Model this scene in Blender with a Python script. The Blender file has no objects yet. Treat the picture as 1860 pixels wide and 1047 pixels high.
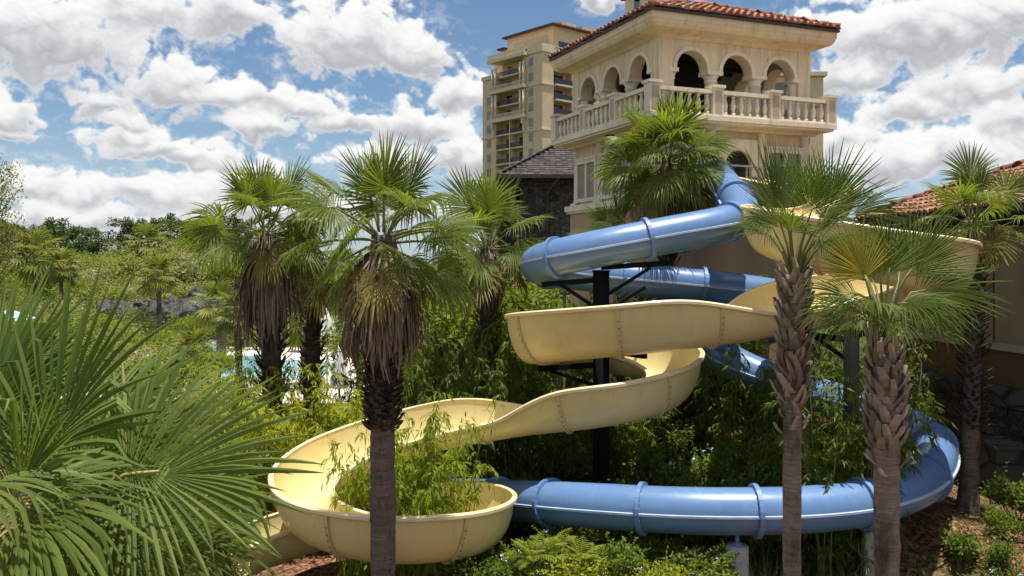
import bpy, math, random
import numpy as np
from mathutils import Vector, Matrix, noise

F, CX, HY, ZC = 1600.0, 930.0, 480.0, 6.5
V = Vector
R = math.radians
UP = V((0, 0, 1))


def P(px, py, Y):
    return V(((px - CX) / F * Y, Y, ZC + (HY - py) / F * Y))


scene = bpy.context.scene
COL = scene.collection
GROUND = -0.6


def sstep(a, b, x):
    t = min(1.0, max(0.0, (x - a) / (b - a)))
    return t * t * (3 - 2 * t)


def ground_z(x, y):
    yb = 23.2 - 0.9 * (x - 1.0)
    h = 0.52 * max(0.0, y - max(17.5, yb))
    h = 3.9 * (1 - math.exp(-h / 3.9)) if h > 0 else 0
    h *= sstep(-1.5, 2.5, x) * (1 - sstep(7.5, 11.0, x)) * (1 - sstep(34, 60, y))
    h += 1.2 * sstep(6.5, 10.0, x) * sstep(12.5, 19, y) * (1 - sstep(45, 80, y))
    h += 0.5 * sstep(0.5, -9.0, x) * 0 + 0.06 * noise.noise(V((x * 0.6, y * 0.6, 0)))
    d = math.hypot(x, y)
    return GROUND + h + 2.5 * sstep(130, 600, d) * (0.5 + noise.noise(V((x * .004, y * .004, 3))))


# ------------------------------------------------------------------ materials
def new_mat(name):
    m = bpy.data.materials.new(name)
    m.use_nodes = True
    nt = m.node_tree
    nt.nodes.clear()
    out = nt.nodes.new('ShaderNodeOutputMaterial')
    return m, nt, out


def lk(nt, a, b):
    nt.links.new(a, b)


def ramp(nt, fac, stops):
    r = nt.nodes.new('ShaderNodeValToRGB')
    e = r.color_ramp.elements
    while len(e) < len(stops):
        e.new(0.5)
    for i, (p, c) in enumerate(stops):
        e[i].position = p
        e[i].color = (c[0], c[1], c[2], 1)
    lk(nt, fac, r.inputs['Fac'])
    return r.outputs['Color']


def noise_node(nt, scale, detail=4, rough=0.55, vec=None, dist=0.0):
    n = nt.nodes.new('ShaderNodeTexNoise')
    n.inputs['Scale'].default_value = scale
    n.inputs['Detail'].default_value = detail
    n.inputs['Roughness'].default_value = rough
    n.inputs['Distortion'].default_value = dist
    if vec is not None:
        lk(nt, vec, n.inputs['Vector'])
    return n.outputs['Fac']


def pos_vec(nt, sx=1, sy=1, sz=1):
    g = nt.nodes.new('ShaderNodeNewGeometry')
    m = nt.nodes.new('ShaderNodeMapping')
    m.inputs['Scale'].default_value = (sx, sy, sz)
    lk(nt, g.outputs['Position'], m.inputs['Vector'])
    return m.outputs['Vector']


def mixc(nt, fac, a, b, mode='MIX'):
    m = nt.nodes.new('ShaderNodeMix')
    m.data_type = 'RGBA'
    m.blend_type = mode
    if isinstance(fac, (int, float)):
        m.inputs[0].default_value = fac
    else:
        lk(nt, fac, m.inputs[0])
    for idx, c in ((6, a), (7, b)):
        if isinstance(c, (tuple, list)):
            m.inputs[idx].default_value = (c[0], c[1], c[2], 1)
        else:
            lk(nt, c, m.inputs[idx])
    return m.outputs[2]


def math_node(nt, op, a, b=0.0, clamp=False):
    m = nt.nodes.new('ShaderNodeMath')
    m.operation = op
    m.use_clamp = clamp
    for i, c in enumerate((a, b)):
        if isinstance(c, (int, float)):
            m.inputs[i].default_value = c
        else:
            lk(nt, c, m.inputs[i])
    return m.outputs[0]


def bump(nt, h, strength=0.3, dist=0.02):
    b = nt.nodes.new('ShaderNodeBump')
    b.inputs['Strength'].default_value = strength
    b.inputs['Distance'].default_value = dist
    lk(nt, h, b.inputs['Height'])
    return b.outputs['Normal']


def principled(nt, out, color, rough=0.7, spec=0.4, normal=None, coat=0.0, metal=0.0):
    p = nt.nodes.new('ShaderNodeBsdfPrincipled')
    if isinstance(color, (tuple, list)):
        p.inputs['Base Color'].default_value = (color[0], color[1], color[2], 1)
    else:
        lk(nt, color, p.inputs['Base Color'])
    if isinstance(rough, (int, float)):
        p.inputs['Roughness'].default_value = rough
    else:
        lk(nt, rough, p.inputs['Roughness'])
    p.inputs['Specular IOR Level'].default_value = spec
    p.inputs['Metallic'].default_value = metal
    p.inputs['Coat Weight'].default_value = coat
    p.inputs['Coat Roughness'].default_value = 0.08
    if normal is not None:
        lk(nt, normal, p.inputs['Normal'])
    lk(nt, p.outputs[0], out.inputs['Surface'])
    return p


def mat_leaf(name, c1, c2, trans=0.45, tcol=None, rough=0.45, spec=0.4, tipc=None):
    """leaf: colour varies leaf by leaf; light passes through"""
    m, nt, out = new_mat(name)
    g = nt.nodes.new('ShaderNodeNewGeometry')
    n = noise_node(nt, 0.9, 2, 0.5, pos_vec(nt))
    f = math_node(nt, 'MULTIPLY_ADD', g.outputs['Random Per Island'], 0.6)
    f.node.inputs[2].default_value = 0
    f = math_node(nt, 'ADD', f, math_node(nt, 'MULTIPLY', n, 0.45))
    col = mixc(nt, math_node(nt, 'ADD', f, 0, True), c1, c2)
    if tipc:
        r2 = math_node(nt, 'GREATER_THAN', g.outputs['Random Per Island'], 0.93)
        col = mixc(nt, math_node(nt, 'MULTIPLY', r2, 0.8), col, tipc)
    p = principled(nt, out, col, rough, spec)
    t = nt.nodes.new('ShaderNodeBsdfTranslucent')
    tc = mixc(nt, 1.0, col, tcol or (1.5, 1.6, 0.6), 'MULTIPLY')
    lk(nt, tc, t.inputs['Color'])
    mx = nt.nodes.new('ShaderNodeMixShader')
    mx.inputs[0].default_value = trans
    lk(nt, p.outputs[0], mx.inputs[1])
    lk(nt, t.outputs[0], mx.inputs[2])
    lk(nt, mx.outputs[0], out.inputs['Surface'])
    return m


def mat_plain(name, c, rough=0.6, spec=0.4, var=0.15, scale=3.0, coat=0.0, metal=0.0, bmp=0.0, bscale=20):
    m, nt, out = new_mat(name)
    n = noise_node(nt, scale, 5, 0.6, pos_vec(nt))
    dark = tuple(x * (1 - var) for x in c)
    lite = tuple(min(1, x * (1 + var)) for x in c)
    col = ramp(nt, n, [(0.3, dark), (0.7, lite)])
    nm = bump(nt, noise_node(nt, bscale, 4, 0.6, pos_vec(nt)), bmp, 0.01) if bmp else None
    principled(nt, out, col, rough, spec, nm, coat, metal)
    return m


def mat_stucco(name, c, stain=(0.55, 0.47, 0.38), amt=0.5):
    """limestone coloured render with vertical rain streaks and blotches"""
    m, nt, out = new_mat(name)
    n1 = noise_node(nt, 1.0, 6, 0.6, pos_vec(nt, 1.2, 1.2, 0.8))
    n2 = noise_node(nt, 1.0, 5, 0.65, pos_vec(nt, 5, 5, 0.55))
    base = ramp(nt, n1, [(0.3, tuple(x * 0.88 for x in c)), (0.7, tuple(x * 1.07 for x in c))])
    f = math_node(nt, 'MULTIPLY', math_node(nt, 'SUBTRACT', n2, 0.5, True), 3.0 * amt, True)
    col = mixc(nt, f, base, tuple(a * b for a, b in zip(c, stain)))
    nm = bump(nt, noise_node(nt, 45, 3, 0.6, pos_vec(nt)), 0.15, 0.01)
    principled(nt, out, col, 0.85, 0.25, nm)
    return m


def mat_trunk(name, c1, c2, ring=22.0):
    m, nt, out = new_mat(name)
    v = pos_vec(nt, 3, 3, ring)
    n = noise_node(nt, 1.0, 5, 0.6, v, 0.5)
    n2 = noise_node(nt, 1.0, 4, 0.6, pos_vec(nt, 2.2, 2.2, 1.2))
    col = ramp(nt, n, [(0.3, c1), (0.65, c2)])
    f = math_node(nt, 'MULTIPLY', math_node(nt, 'SUBTRACT', n2, 0.52, True), 5.0, True)
    col = mixc(nt, f, col, tuple(x * 0.34 for x in c1))
    n3 = noise_node(nt, 1.0, 6, 0.7, pos_vec(nt, 16, 16, 5))
    col = mixc(nt, math_node(nt, 'MULTIPLY', math_node(nt, 'SUBTRACT', n3, 0.55, True), 5.0, True), col, tuple(x * 0.3 for x in c1))
    nm = bump(nt, math_node(nt, 'ADD', n, n3), 1.0, 0.04)
    principled(nt, out, col, 0.9, 0.2, nm)
    return m


def mat_island(name, c1, c2, rough=0.85, spec=0.2, bmp=0.3, bscale=30, mid=None):
    """colour chosen piece by piece (tiles, leaf bases, stones)"""
    m, nt, out = new_mat(name)
    g = nt.nodes.new('ShaderNodeNewGeometry')
    n = noise_node(nt, bscale * 0.4, 4, 0.6, pos_vec(nt))
    stops = [(0.0, c1), (1.0, c2)] if mid is None else [(0.0, c1), (0.55, mid), (1.0, c2)]
    col = ramp(nt, g.outputs['Random Per Island'], stops)
    col = mixc(nt, math_node(nt, 'MULTIPLY', n, 0.7), col, tuple(x * 0.45 for x in c1))
    nm = bump(nt, noise_node(nt, bscale, 4, 0.6, pos_vec(nt)), bmp, 0.01)
    principled(nt, out, col, rough, spec, nm)
    return m


def mat_ground():
    m, nt, out = new_mat('ground_mulch')
    v = pos_vec(nt)
    n1 = noise_node(nt, 0.35, 5, 0.6, v)
    vo = nt.nodes.new('ShaderNodeTexVoronoi')
    vo.inputs['Scale'].default_value = 14
    lk(nt, v, vo.inputs['Vector'])
    sep = nt.nodes.new('ShaderNodeSeparateColor')
    lk(nt, vo.outputs['Color'], sep.inputs[0])
    mul = ramp(nt, sep.outputs[0], [(0.0, (0.035, 0.018, 0.011)), (0.55, (0.13, 0.06, 0.035)), (1.0, (0.30, 0.17, 0.10))])
    leafc = ramp(nt, noise_node(nt, 6, 5, 0.7, v), [(0.3, (0.02, 0.03, 0.008)), (0.7, (0.09, 0.12, 0.03))])
    sp = nt.nodes.new('ShaderNodeSeparateXYZ')
    lk(nt, v, sp.inputs[0])
    far = math_node(nt, 'MULTIPLY', math_node(nt, 'SUBTRACT', sp.outputs[1], 32.0), 0.1, True)
    f = math_node(nt, 'ADD', math_node(nt, 'MULTIPLY', math_node(nt, 'SUBTRACT', n1, 0.5), 4.0, True), far, True)
    col = mixc(nt, f, mul, leafc)
    nm = bump(nt, sep.outputs[1], 0.8, 0.03)
    principled(nt, out, col, 0.95, 0.1, nm)
    return m


def mat_stone(name, c1, c2, sx=2.2, sz=4.0):
    m, nt, out = new_mat(name)
    v = pos_vec(nt, sx, sx, sz)
    vo = nt.nodes.new('ShaderNodeTexVoronoi')
    vo.feature = 'F1'
    vo.inputs['Scale'].default_value = 1.0
    vo.inputs['Randomness'].default_value = 0.85
    lk(nt, v, vo.inputs['Vector'])
    ve = nt.nodes.new('ShaderNodeTexVoronoi')
    ve.feature = 'DISTANCE_TO_EDGE'
    ve.inputs['Randomness'].default_value = 0.85
    ve.inputs['Scale'].default_value = 1.0
    lk(nt, v, ve.inputs['Vector'])
    sep = nt.nodes.new('ShaderNodeSeparateColor')
    lk(nt, vo.outputs['Color'], sep.inputs[0])
    col = ramp(nt, sep.outputs[0], [(0, c1), (1, c2)])
    e = math_node(nt, 'MULTIPLY', ve.outputs['Distance'], 14.0, True)
    col = mixc(nt, e, tuple(x * 0.35 for x in c1), col)
    nm = bump(nt, e, 0.7, 0.04)
    principled(nt, out, col, 0.9, 0.2, nm)
    return m


def mat_gelcoat(name, c, streak, rough=0.28, coat=0.4, amt=0.35):
    """fibreglass: coloured gelcoat, a little chalky and streaked with dirt"""
    m, nt, out = new_mat(name)
    n1 = noise_node(nt, 1.0, 5, 0.6, pos_vec(nt, 0.9, 0.9, 0.9))
    n2 = noise_node(nt, 1.0, 6, 0.7, pos_vec(nt, 6, 6, 1.2))
    base = ramp(nt, n1, [(0.3, tuple(x * 0.92 for x in c)), (0.7, tuple(min(1, x * 1.06) for x in c))])
    f = math_node(nt, 'MULTIPLY', math_node(nt, 'SUBTRACT', n2, 0.55, True), 4.0 * amt, True)
    col = mixc(nt, f, base, streak)
    r = math_node(nt, 'MULTIPLY_ADD', n2, 0.25)
    r.node.inputs[2].default_value = rough - 0.1
    nm = bump(nt, noise_node(nt, 3.0, 3, 0.5, pos_vec(nt)), 0.05, 0.02)
    principled(nt, out, col, r, 0.5, nm, coat)
    return m


M = {}
M['ground'] = mat_ground()
M['yellow'] = mat_gelcoat('yellow_gelcoat', (0.68, 0.555, 0.255), (0.42, 0.33, 0.17), 0.38, 0.25, 0.6)
M['yellow_rim'] = mat_gelcoat('sunlit_yellow_rim', (0.76, 0.62, 0.36), (0.4, 0.33, 0.2), 0.4, 0.2)  # paler than the trough: the sunlit top is put into the colour
M['flange_y'] = mat_gelcoat('yellow_flange', (0.58, 0.46, 0.23), (0.34, 0.26, 0.13), 0.5, 0.1, 0.8)
M['blue'] = mat_gelcoat('blue_gelcoat', (0.105, 0.20, 0.385), (0.17, 0.27, 0.42), 0.30, 0.35, 0.8)
M['blue_flange'] = mat_gelcoat('blue_flange', (0.11, 0.21, 0.43), (0.05, 0.1, 0.2), 0.4, 0.3, 0.7)
M['blue_seam'] = mat_plain('pale_blue_seam', (0.42, 0.52, 0.68), 0.4)
M['bolt'] = mat_plain('bolt_steel', (0.10, 0.09, 0.08), 0.5)
M['black'] = mat_plain('black_painted_steel', (0.008, 0.009, 0.01), 0.8, 0.08)
M['concrete'] = mat_plain('concrete', (0.36, 0.35, 0.32), 0.9, 0.2, 0.3, 4, bmp=0.3)
M['galv'] = mat_plain('galvanised', (0.35, 0.36, 0.36), 0.5, 0.5)
M['stucco'] = mat_stucco('cream_render', (0.76, 0.64, 0.43), amt=0.9)
M['stucco_lite'] = mat_stucco('pale_cast_stone', (0.80, 0.71, 0.54), amt=0.7)
M['stucco_tan'] = mat_stucco('tan_render', (0.48, 0.33, 0.20), amt=0.3)
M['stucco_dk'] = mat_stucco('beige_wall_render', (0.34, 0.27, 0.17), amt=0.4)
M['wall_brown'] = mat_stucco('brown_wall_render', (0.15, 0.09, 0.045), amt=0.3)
M['ledge_dk'] = mat_stucco('grey_ledge_stone', (0.42, 0.37, 0.28), amt=0.4)
M['panel'] = mat_stucco('stone_panel', (0.52, 0.42, 0.30), amt=0.4)
M['dark_wood'] = mat_plain('dark_timber', (0.035, 0.022, 0.014), 0.7)
M['int_shade'] = mat_plain('interior_shade', (0.03, 0.026, 0.023), 0.9, 0.1)  # near-black colour standing in for the shade of interiors
M['blind'] = mat_plain('window_blind', (0.30, 0.25, 0.19), 0.6)
M['glass'] = mat_plain('dark_glass', (0.03, 0.045, 0.055), 0.08, 0.8)
M['tile'] = mat_island('clay_roof_tile', (0.22, 0.085, 0.055), (0.56, 0.36, 0.27), mid=(0.38, 0.175, 0.115))
M['slate'] = mat_island('slate_tile', (0.05, 0.042, 0.042), (0.14, 0.11, 0.10))
M['gutter'] = mat_plain('gutter_brown', (0.06, 0.045, 0.035), 0.5)
M['stone'] = mat_stone('rubble_stone', (0.04, 0.036, 0.032), (0.115, 0.10, 0.085), 3.2, 5.5)
M['stone_blk'] = mat_stone('grey_base_stone', (0.06, 0.063, 0.06), (0.12, 0.12, 0.115), 0.9, 1.4)
M['rock'] = mat_stone('grey_rockwork', (0.05, 0.05, 0.05), (0.11, 0.107, 0.10), 4.5, 3.0)
M['hotel'] = mat_stucco('hotel_render', (0.66, 0.50, 0.32), amt=0.15)
M['hotel_lite'] = mat_stucco('hotel_trim', (0.66, 0.56, 0.40), amt=0.1)
M['hotel_roof'] = mat_plain('hotel_roof_brown', (0.09, 0.04, 0.03), 0.8)
M['rail'] = mat_plain('dark_railing', (0.03, 0.03, 0.033), 0.5)
M['deck'] = mat_plain('pool_paving', (0.62, 0.54, 0.46), 0.85, 0.2, 0.15, 0.6)
M['white'] = mat_plain('white_canvas', (0.78, 0.77, 0.74), 0.8, 0.2, 0.06)
M['bluecloth'] = mat_plain('blue_canvas', (0.12, 0.3, 0.62), 0.8, 0.2)
M['poolpaint'] = mat_plain('pale_blue_pool_paint', (0.33, 0.58, 0.72), 0.5)
M['red'] = mat_plain('red_cloth', (0.55, 0.06, 0.06), 0.8)

# foliage
M['wash'] = mat_leaf('fan_palm_leaf', (0.06, 0.10, 0.018), (0.22, 0.26, 0.05), 0.5, (1.5, 1.5, 0.5), 0.45, 0.28)
M['wash_old'] = mat_leaf('old_fan_palm_leaf', (0.16, 0.15, 0.035), (0.27, 0.22, 0.07), 0.45, (1.3, 1.2, 0.6), 0.5, 0.25)
M['sabal'] = mat_leaf('cabbage_palm_leaf', (0.04, 0.085, 0.016), (0.16, 0.205, 0.038), 0.42, (1.5, 1.5, 0.55), 0.5, 0.16, (0.26, 0.24, 0.08))
M['sabal_near'] = mat_leaf('near_palm_leaf', (0.045, 0.09, 0.02), (0.20, 0.255, 0.06), 0.48, (1.5, 1.5, 0.5), 0.5, 0.14, (0.28, 0.28, 0.08))
M['sabal_yel'] = mat_leaf('yellowing_palm_leaf', (0.22, 0.2, 0.02), (0.42, 0.33, 0.03), 0.45, (1.3, 1.2, 0.5), 0.4)
M['petiole'] = mat_plain('palm_petiole', (0.16, 0.17, 0.05), 0.5)
M['petiole_y'] = mat_plain('pale_petiole', (0.28, 0.26, 0.08), 0.5)
M['skirt'] = mat_island('dead_palm_skirt', (0.10, 0.07, 0.05), (0.40, 0.31, 0.23), 0.9, 0.15, 0.2)
M['boot_dark'] = mat_island('dark_leaf_base', (0.03, 0.021, 0.015), (0.14, 0.10, 0.075))
M['boot_tan'] = mat_island('tan_leaf_base', (0.18, 0.14, 0.105), (0.56, 0.46, 0.36), mid=(0.36, 0.285, 0.215))
M['trunk_grey'] = mat_trunk('grey_palm_bark', (0.105, 0.08, 0.062), (0.20, 0.16, 0.13))
M['trunk_tan'] = mat_trunk('tan_palm_bark', (0.16, 0.125, 0.095), (0.31, 0.255, 0.20), 30)
M['trunk_dark'] = mat_trunk('dark_palm_bark', (0.05, 0.038, 0.03), (0.12, 0.09, 0.07))
M['bark'] = mat_trunk('tree_bark', (0.08, 0.065, 0.05), (0.2, 0.17, 0.14), 4)
M['culm'] = mat_plain('bamboo_culm', (0.16, 0.19, 0.05), 0.45)
M['bamboo_lit'] = mat_leaf('sunlit_golden_leaf', (0.20, 0.25, 0.02), (0.44, 0.44, 0.04), 0.5, (1.4, 1.35, 0.5), 0.5, 0.25)  # brighter copy of the bamboo leaf, sunlight put into the colour
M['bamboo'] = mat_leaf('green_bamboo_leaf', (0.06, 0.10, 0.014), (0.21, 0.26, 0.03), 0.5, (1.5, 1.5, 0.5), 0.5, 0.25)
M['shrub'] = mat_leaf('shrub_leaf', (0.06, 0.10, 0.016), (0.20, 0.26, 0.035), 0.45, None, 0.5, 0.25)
M['dark_shaded'] = mat_leaf('dark_shaded_leaf', (0.04, 0.07, 0.012), (0.15, 0.19, 0.03), 0.42, None, 0.5, 0.25)  # darker leaf colour; also the bamboo copy with shade put into it
M['fern'] = mat_leaf('yellow_fern_leaf', (0.14, 0.19, 0.018), (0.36, 0.36, 0.045), 0.5)
M['grass'] = mat_leaf('grass_blade', (0.05, 0.085, 0.02), (0.16, 0.2, 0.06), 0.45)
M['tree_olive'] = mat_leaf('oak_leaf', (0.10, 0.12, 0.03), (0.29, 0.29, 0.09), 0.42, None, 0.5, 0.2)
M['tree_green'] = mat_leaf('bright_tree_leaf', (0.08, 0.125, 0.018), (0.24, 0.27, 0.04), 0.45, None, 0.5, 0.2)
M['tree_grey'] = mat_leaf('mossy_leaf', (0.15, 0.155, 0.08), (0.36, 0.35, 0.19), 0.35)
M['pine'] = mat_leaf('pine_needle', (0.04, 0.07, 0.02), (0.11, 0.14, 0.04), 0.3, None, 0.5, 0.2)
M['bamboo_mid'] = mat_leaf('fresh_bamboo_leaf', (0.11, 0.17, 0.016), (0.32, 0.37, 0.035), 0.5, (1.4, 1.4, 0.5), 0.5, 0.25)
M['palm_far'] = mat_leaf('garden_palm_leaf', (0.09, 0.115, 0.03), (0.27, 0.27, 0.07), 0.42, None, 0.5, 0.2)
M['flower'] = mat_plain('pale_blue_flower', (0.45, 0.5, 0.8), 0.6)


# ------------------------------------------------------------------ builders
class MB:
    def __init__(self, xf=None):
        self.v, self.f, self.s = [], [], []
        self.xf = xf

    def add(self, verts, faces, smooth=False):
        b = len(self.v)
        if self.xf is not None:
            verts = [self.xf @ V(p) for p in verts]
        self.v.extend([tuple(p) for p in verts])
        self.f.extend([tuple(i + b for i in f) for f in faces])
        self.s.extend([smooth] * len(faces))

    def box(self, x0, x1, y0, y1, z0, z1):
        vs = [(x, y, z) for z in (z0, z1) for y in (y0, y1) for x in (x0, x1)]
        self.add(vs, [(0, 2, 3, 1), (4, 5, 7, 6), (0, 1, 5, 4), (2, 6, 7, 3), (0, 4, 6, 2), (1, 3, 7, 5)])

    def bar(self, a, b, w, h=None, up=UP):
        """box beam from a to b"""
        h = h or w
        a, b = V(a), V(b)
        t = (b - a).normalized()
        s = t.cross(up)
        if s.length < 1e-4:
            s = t.cross(V((1, 0, 0)))
        s.normalize()
        u = s.cross(t)
        vs = [p + s * (w / 2 * i) + u * (h / 2 * j) for p in (a, b) for i, j in ((-1, -1), (1, -1), (1, 1), (-1, 1))]
        self.add(vs, [(3, 2, 1, 0), (4, 5, 6, 7), (0, 1, 5, 4), (1, 2, 6, 5), (2, 3, 7, 6), (3, 0, 4, 7)])

    def tube(self, pts, rad, n=8, caps=True, smooth=True, squash=1.0):
        pts = [V(p) for p in pts]
        if isinstance(rad, (int, float)):
            rad = [rad] * len(pts)
        vs, fs = [], []
        ref = None
        for i, p in enumerate(pts):
            t = (pts[min(i + 1, len(pts) - 1)] - pts[max(i - 1, 0)]).normalized()
            if ref is None:
                ref = t.orthogonal().normalized()
            s = (ref - t * ref.dot(t)).normalized()
            ref = s
            u = t.cross(s)
            for k in range(n):
                a = 2 * math.pi * k / n
                vs.append(p + (s * math.cos(a) + u * math.sin(a) * squash) * rad[i])
        for i in range(len(pts) - 1):
            for k in range(n):
                k2 = (k + 1) % n
                fs.append((i * n + k, i * n + k2, (i + 1) * n + k2, (i + 1) * n + k))
        if caps:
            fs.append(tuple(range(n - 1, -1, -1)))
            fs.append(tuple((len(pts) - 1) * n + k for k in range(n)))
        self.add(vs, fs, smooth)

    def lathe(self, c, prof, n=12, smooth=True):
        """prof: (radius, z) from the bottom up round a vertical axis at c"""
        c = V(c)
        vs = [(c.x + r * math.cos(2 * math.pi * k / n), c.y + r * math.sin(2 * math.pi * k / n), c.z + z) for r, z in prof for k in range(n)]
        fs = []
        for i in range(len(prof) - 1):
            for k in range(n):
                k2 = (k + 1) % n
                fs.append((i * n + k, i * n + k2, (i + 1) * n + k2, (i + 1) * n + k))
        fs.append(tuple(range(n - 1, -1, -1)))
        fs.append(tuple((len(prof) - 1) * n + k for k in range(n)))
        self.add(vs, fs, smooth)

    def mesh(self, name, mat, origin=(0, 0, 0)):
        o = V(origin)
        me = bpy.data.meshes.new(name)
        me.from_pydata([(p[0] - o.x, p[1] - o.y, p[2] - o.z) for p in self.v], [], self.f)
        me.polygons.foreach_set('use_smooth', self.s)
        me.materials.append(mat)
        me.update()
        return me

    def build(self, name, mat, parent=None, origin=None, loc=None):
        """link as one object. Parts: coordinates are taken relative to the thing's base"""
        if parent is not None:
            root = parent
            while root.parent is not None:
                root = root.parent
            o = bpy.data.objects.new(name, self.mesh(name, mat, origin if origin is not None else root.location))
            o.parent = parent
        else:
            org = V(origin) if origin is not None else V((0, 0, 0))
            o = bpy.data.objects.new(name, self.mesh(name, mat, org))
            o.location = org
        if loc is not None:
            o.location = loc
        COL.objects.link(o)
        return o


def tag(o, label=None, cat=None, group=None, kind=None):
    if label:
        o['label'] = label
    if cat:
        o['category'] = cat
    if group:
        o['group'] = group
    if kind:
        o['kind'] = kind
    return o


def thing(name, label, cat, loc, group=None, rotz=0.0):
    o = bpy.data.objects.new(name, None)
    o.empty_display_size = 0.2
    o.location = loc
    o.rotation_euler = (0, 0, rotz)
    COL.objects.link(o)
    return tag(o, label, cat, group)


def inst(name, mesh, parent=None, loc=(0, 0, 0), rotz=0.0, sc=1.0, tilt=0.0):
    o = bpy.data.objects.new(name, mesh)
    o.location = loc
    o.rotation_euler = (tilt, 0, rotz)
    o.scale = (sc, sc, sc) if isinstance(sc, (int, float)) else sc
    if parent is not None:
        o.parent = parent
    COL.objects.link(o)
    return o


# ------------------------------------------------------------------ camera, light, sky
cam = bpy.data.cameras.new('camera')
cam.sensor_width = 36
cam.lens = F / 1860 * 36
cam.shift_y = -(523.5 - HY) / 1860
cam.clip_end = 12000
cam.clip_start = 0.05
co = bpy.data.objects.new('camera', cam)
co.location = (0, 0, ZC)
co.rotation_euler = (R(90), 0, 0)
COL.objects.link(co)
scene.camera = co

SUN_EL, SUN_AZ = R(83), R(120)          # azimuth measured from +Y towards +X
sd = V((math.sin(SUN_AZ) * math.cos(SUN_EL), math.cos(SUN_AZ) * math.cos(SUN_EL), math.sin(SUN_EL)))
sl = bpy.data.lights.new('sun', 'SUN')
sl.energy = 5.0
sl.angle = R(0.5)
sl.color = (1.0, 0.95, 0.86)
so = bpy.data.objects.new('sun', sl)
so.rotation_euler = (-sd).to_track_quat('-Z', 'Y').to_euler()
COL.objects.link(so)

scene.view_settings.view_transform = 'Standard'
scene.view_settings.look = 'None'
scene.view_settings.exposure = 0.55
scene.view_settings.gamma = 1.0
scene.cycles.max_bounces = 6
scene.cycles.diffuse_bounces = 3
scene.cycles.glossy_bounces = 3
scene.cycles.transmission_bounces = 3
scene.cycles.transparent_max_bounces = 4
scene.cycles.use_adaptive_sampling = True
scene.cycles.adaptive_threshold = 0.02
scene.cycles.use_denoising = True
scene.cycles.caustics_reflective = False
scene.cycles.caustics_refractive = False
scene.cycles.sample_clamp_indirect = 4.0


def perlin(x, y, seed):
    """2-D gradient noise over numpy arrays"""
    rs = np.random.RandomState(seed)
    ang = rs.rand(256, 256).astype(np.float32) * 2 * np.pi
    gx, gy = np.cos(ang), np.sin(ang)
    x0, y0 = np.floor(x).astype(np.int32), np.floor(y).astype(np.int32)
    fx, fy = (x - x0).astype(np.float32), (y - y0).astype(np.float32)
    u, v = fx * fx * fx * (fx * (fx * 6 - 15) + 10), fy * fy * fy * (fy * (fy * 6 - 15) + 10)

    def dot(ix, iy):
        a, b = (x0 + ix) & 255, (y0 + iy) & 255
        return gx[b, a] * (fx - ix) + gy[b, a] * (fy - iy)
    n0 = dot(0, 0) * (1 - u) + dot(1, 0) * u
    n1 = dot(0, 1) * (1 - u) + dot(1, 1) * u
    return (n0 * (1 - v) + n1 * v) * 1.5


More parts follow.
